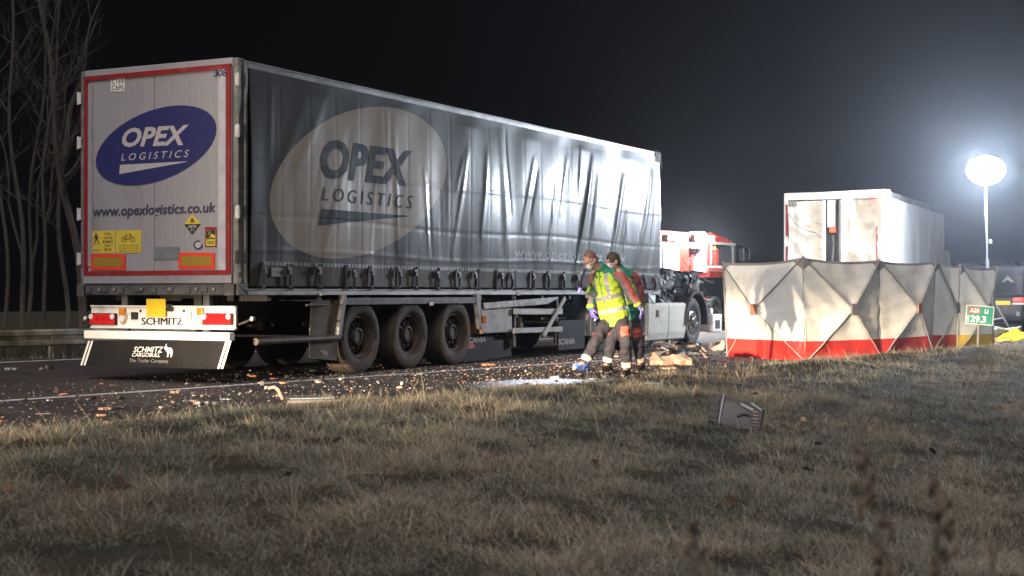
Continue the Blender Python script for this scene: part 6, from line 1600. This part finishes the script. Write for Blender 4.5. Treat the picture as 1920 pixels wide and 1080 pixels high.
# dark ribbed panel with a bent pink rod
q = gnd(582, 757); DP = thing('ribbed_panel', 'dark ribbed plastic panel with a bent pink rod at the grass edge', 'panel', (q.x, q.y, .01), .12)
mb = MB(); mb.box((0, 0, .02), (.52, .30, .025), rotm(rx=.12))
for k in range(4): mb.box((0, -.11 + .07 * k, .036 + .008 * k), (.50, .03, .022), rotm(rx=.12))
mb.build('panel', dark_d, DP, bevel=.006)
mb = MB(); mb.tube([(-.27, .02, .03), (-.32, .06, .13), (-.36, .07, .155), (-.42, .07, .14)], .016, 8); mb.build('bent_rod', foam, DP, smooth=True)
mb = MB(); mb.tube([(-.22, -.17, .02), (.12, -.18, .025), (.30, -.16, .03)], [.018, .015, .008], 7); mb.build('pale_trim', pale_d, DP, smooth=True)
mb = MB(); mb.tube([(-.20, -.13, .05), (.10, -.12, .05), (.24, -.10, .06)], [.008, .009, .006], 6); mb.build('edge_trim', glass_g, DP, smooth=True)
# broken lamp unit in the grass
q = at(1380, 790, 13.2); hz = float(height(np.array(q.x), np.array(q.y)))
LU = thing('broken_lamp_unit', 'broken black plastic lamp unit with pale stripes lying in the near grass', 'lamp unit', (q.x, q.y, hz + .09), rot=(math.radians(52), math.radians(9), math.radians(-4))); LU.scale = (1.15, 1.2, 1.1)
mb = MB(); mb.prism([(-.22, -.12), (.20, -.15), (.22, .10), (-.20, .16)], lambda p: (p[0], p[1], .0), lambda p: (p[0] * .95, p[1] * .95, .05)); mb.build('housing', dark_d, LU, bevel=.01)
mb = MB(); mb.add([(-.13, -.11, .054), (.10, -.13, .054), (.10, .02, .054), (-.03, .09, .054), (-.13, .10, .054)], [(0, 1, 2, 3, 4)]); mb.build('grey_face', mat('lamp_grey', (.10, .10, .10), rough=.25), LU, clean=False)
for k in range(6):
    mb = MB(); mb.span((.125, -.12 + .030 * k, .05), (.185 - .006 * k, -.108 + .030 * k, .062)); mb.build('stripe', pale_d, LU, bevel=.002)
mb = MB(); mb.tube([(-.135, -.12, .06), (-.125, .03, .065), (-.115, .15, .07)], .008, 6); mb.build('rim', alu, LU, smooth=True)
mb = MB(); mb.span((-.215, -.11, .05), (-.145, .10, .066))
for k in range(3): mb.span((-.21, -.08 + .06 * k, .066), (-.15, -.05 + .06 * k, .072))
mb.build('side_housing', dark_d, LU, bevel=.006)
mb = MB(); mb.tube([(.0, -.03, .056), (.05, .0, .060), (.10, -.005, .058)], .012, 6); mb.build('dark_slot', blk, LU, smooth=True)
mb = MB(); mb.bar((.02, .09, .058), (.12, .05, .058), .02, .006); mb.bar((.10, .11, .058), (.19, .06, .058), .014, .006); mb.build('pale_streak', glass_g, LU)
q = at(1225, 738, 16.4); hz = float(height(np.array(q.x), np.array(q.y)))
ob = shard('glass_piece', 1225, 738, .30, .10, .02, -.25, glass_g, 'long glassy splinter lying in the grass', tilt=(.3, .1)); ob.location = (q.x, q.y, hz + .06)
q = at(1506, 788, 13.4); hz = float(height(np.array(q.x), np.array(q.y)))
ob = shard('foam_crumb', 1506, 788, .07, .06, .05, .4, foam, 'pink foam crumb in the grass right of the lamp unit'); ob.location = (q.x, q.y, hz + .08)
# scrap heaped under the tractor
for k in range(60):
    px, py = DR.uniform(1205, 1350), DR.uniform(648, 672)
    if k < 1: sc_bm = []
sp = thing('scrap_pile', 'low heap of dark scrap on the road below the white side panels', 'scrap', gnd(1290, 660))
o = Vector(sp.location)
for k in range(70):
    p = gnd(DR.uniform(1200, 1352), DR.uniform(646, 674)) - o
    mb = MB(); a = [p + Vector((DR.uniform(-.14, .14), DR.uniform(-.14, .14), DR.uniform(0, .13))) for _ in range(4)]
    mb.add(a + [q + Vector((.012, .01, .014)) for q in a], [(0, 1, 2), (0, 2, 3), (4, 6, 5), (4, 7, 6), (0, 4, 5, 1), (1, 5, 6, 2), (2, 6, 7, 3), (3, 7, 4, 0)])
    mb.build('scrap_piece', DR.choice((scrap, scrap, dark_d, dark_d, scrap_g, foam, bright_metal)), sp)
# ================================================================== NIGHT HAZE
hzm = bpy.data.materials.new('night_haze'); hzm.use_nodes = True
nt = hzm.node_tree; nt.nodes.remove(nt.nodes['Principled BSDF'])
pv = nt.nodes.new('ShaderNodeVolumePrincipled'); pv.inputs['Color'].default_value = (.82, .89, 1, 1); pv.inputs['Density'].default_value = 0.00085; pv.inputs['Anisotropy'].default_value = .87
nt.links.new(pv.outputs[0], nt.nodes['Material Output'].inputs['Volume'])
mb = MB()
c = [road(-84, -114), road(154, -114), road(154, 124), road(-84, 124)]
mb.add([p + Vector((0, 0, -2.2)) for p in c] + [p + Vector((0, 0, 19.5)) for p in c], [(3, 2, 1, 0), (4, 5, 6, 7), (0, 1, 5, 4), (1, 2, 6, 5), (2, 3, 7, 6), (3, 0, 4, 7)])
tag(mb.build('haze', hzm), kind='stuff')
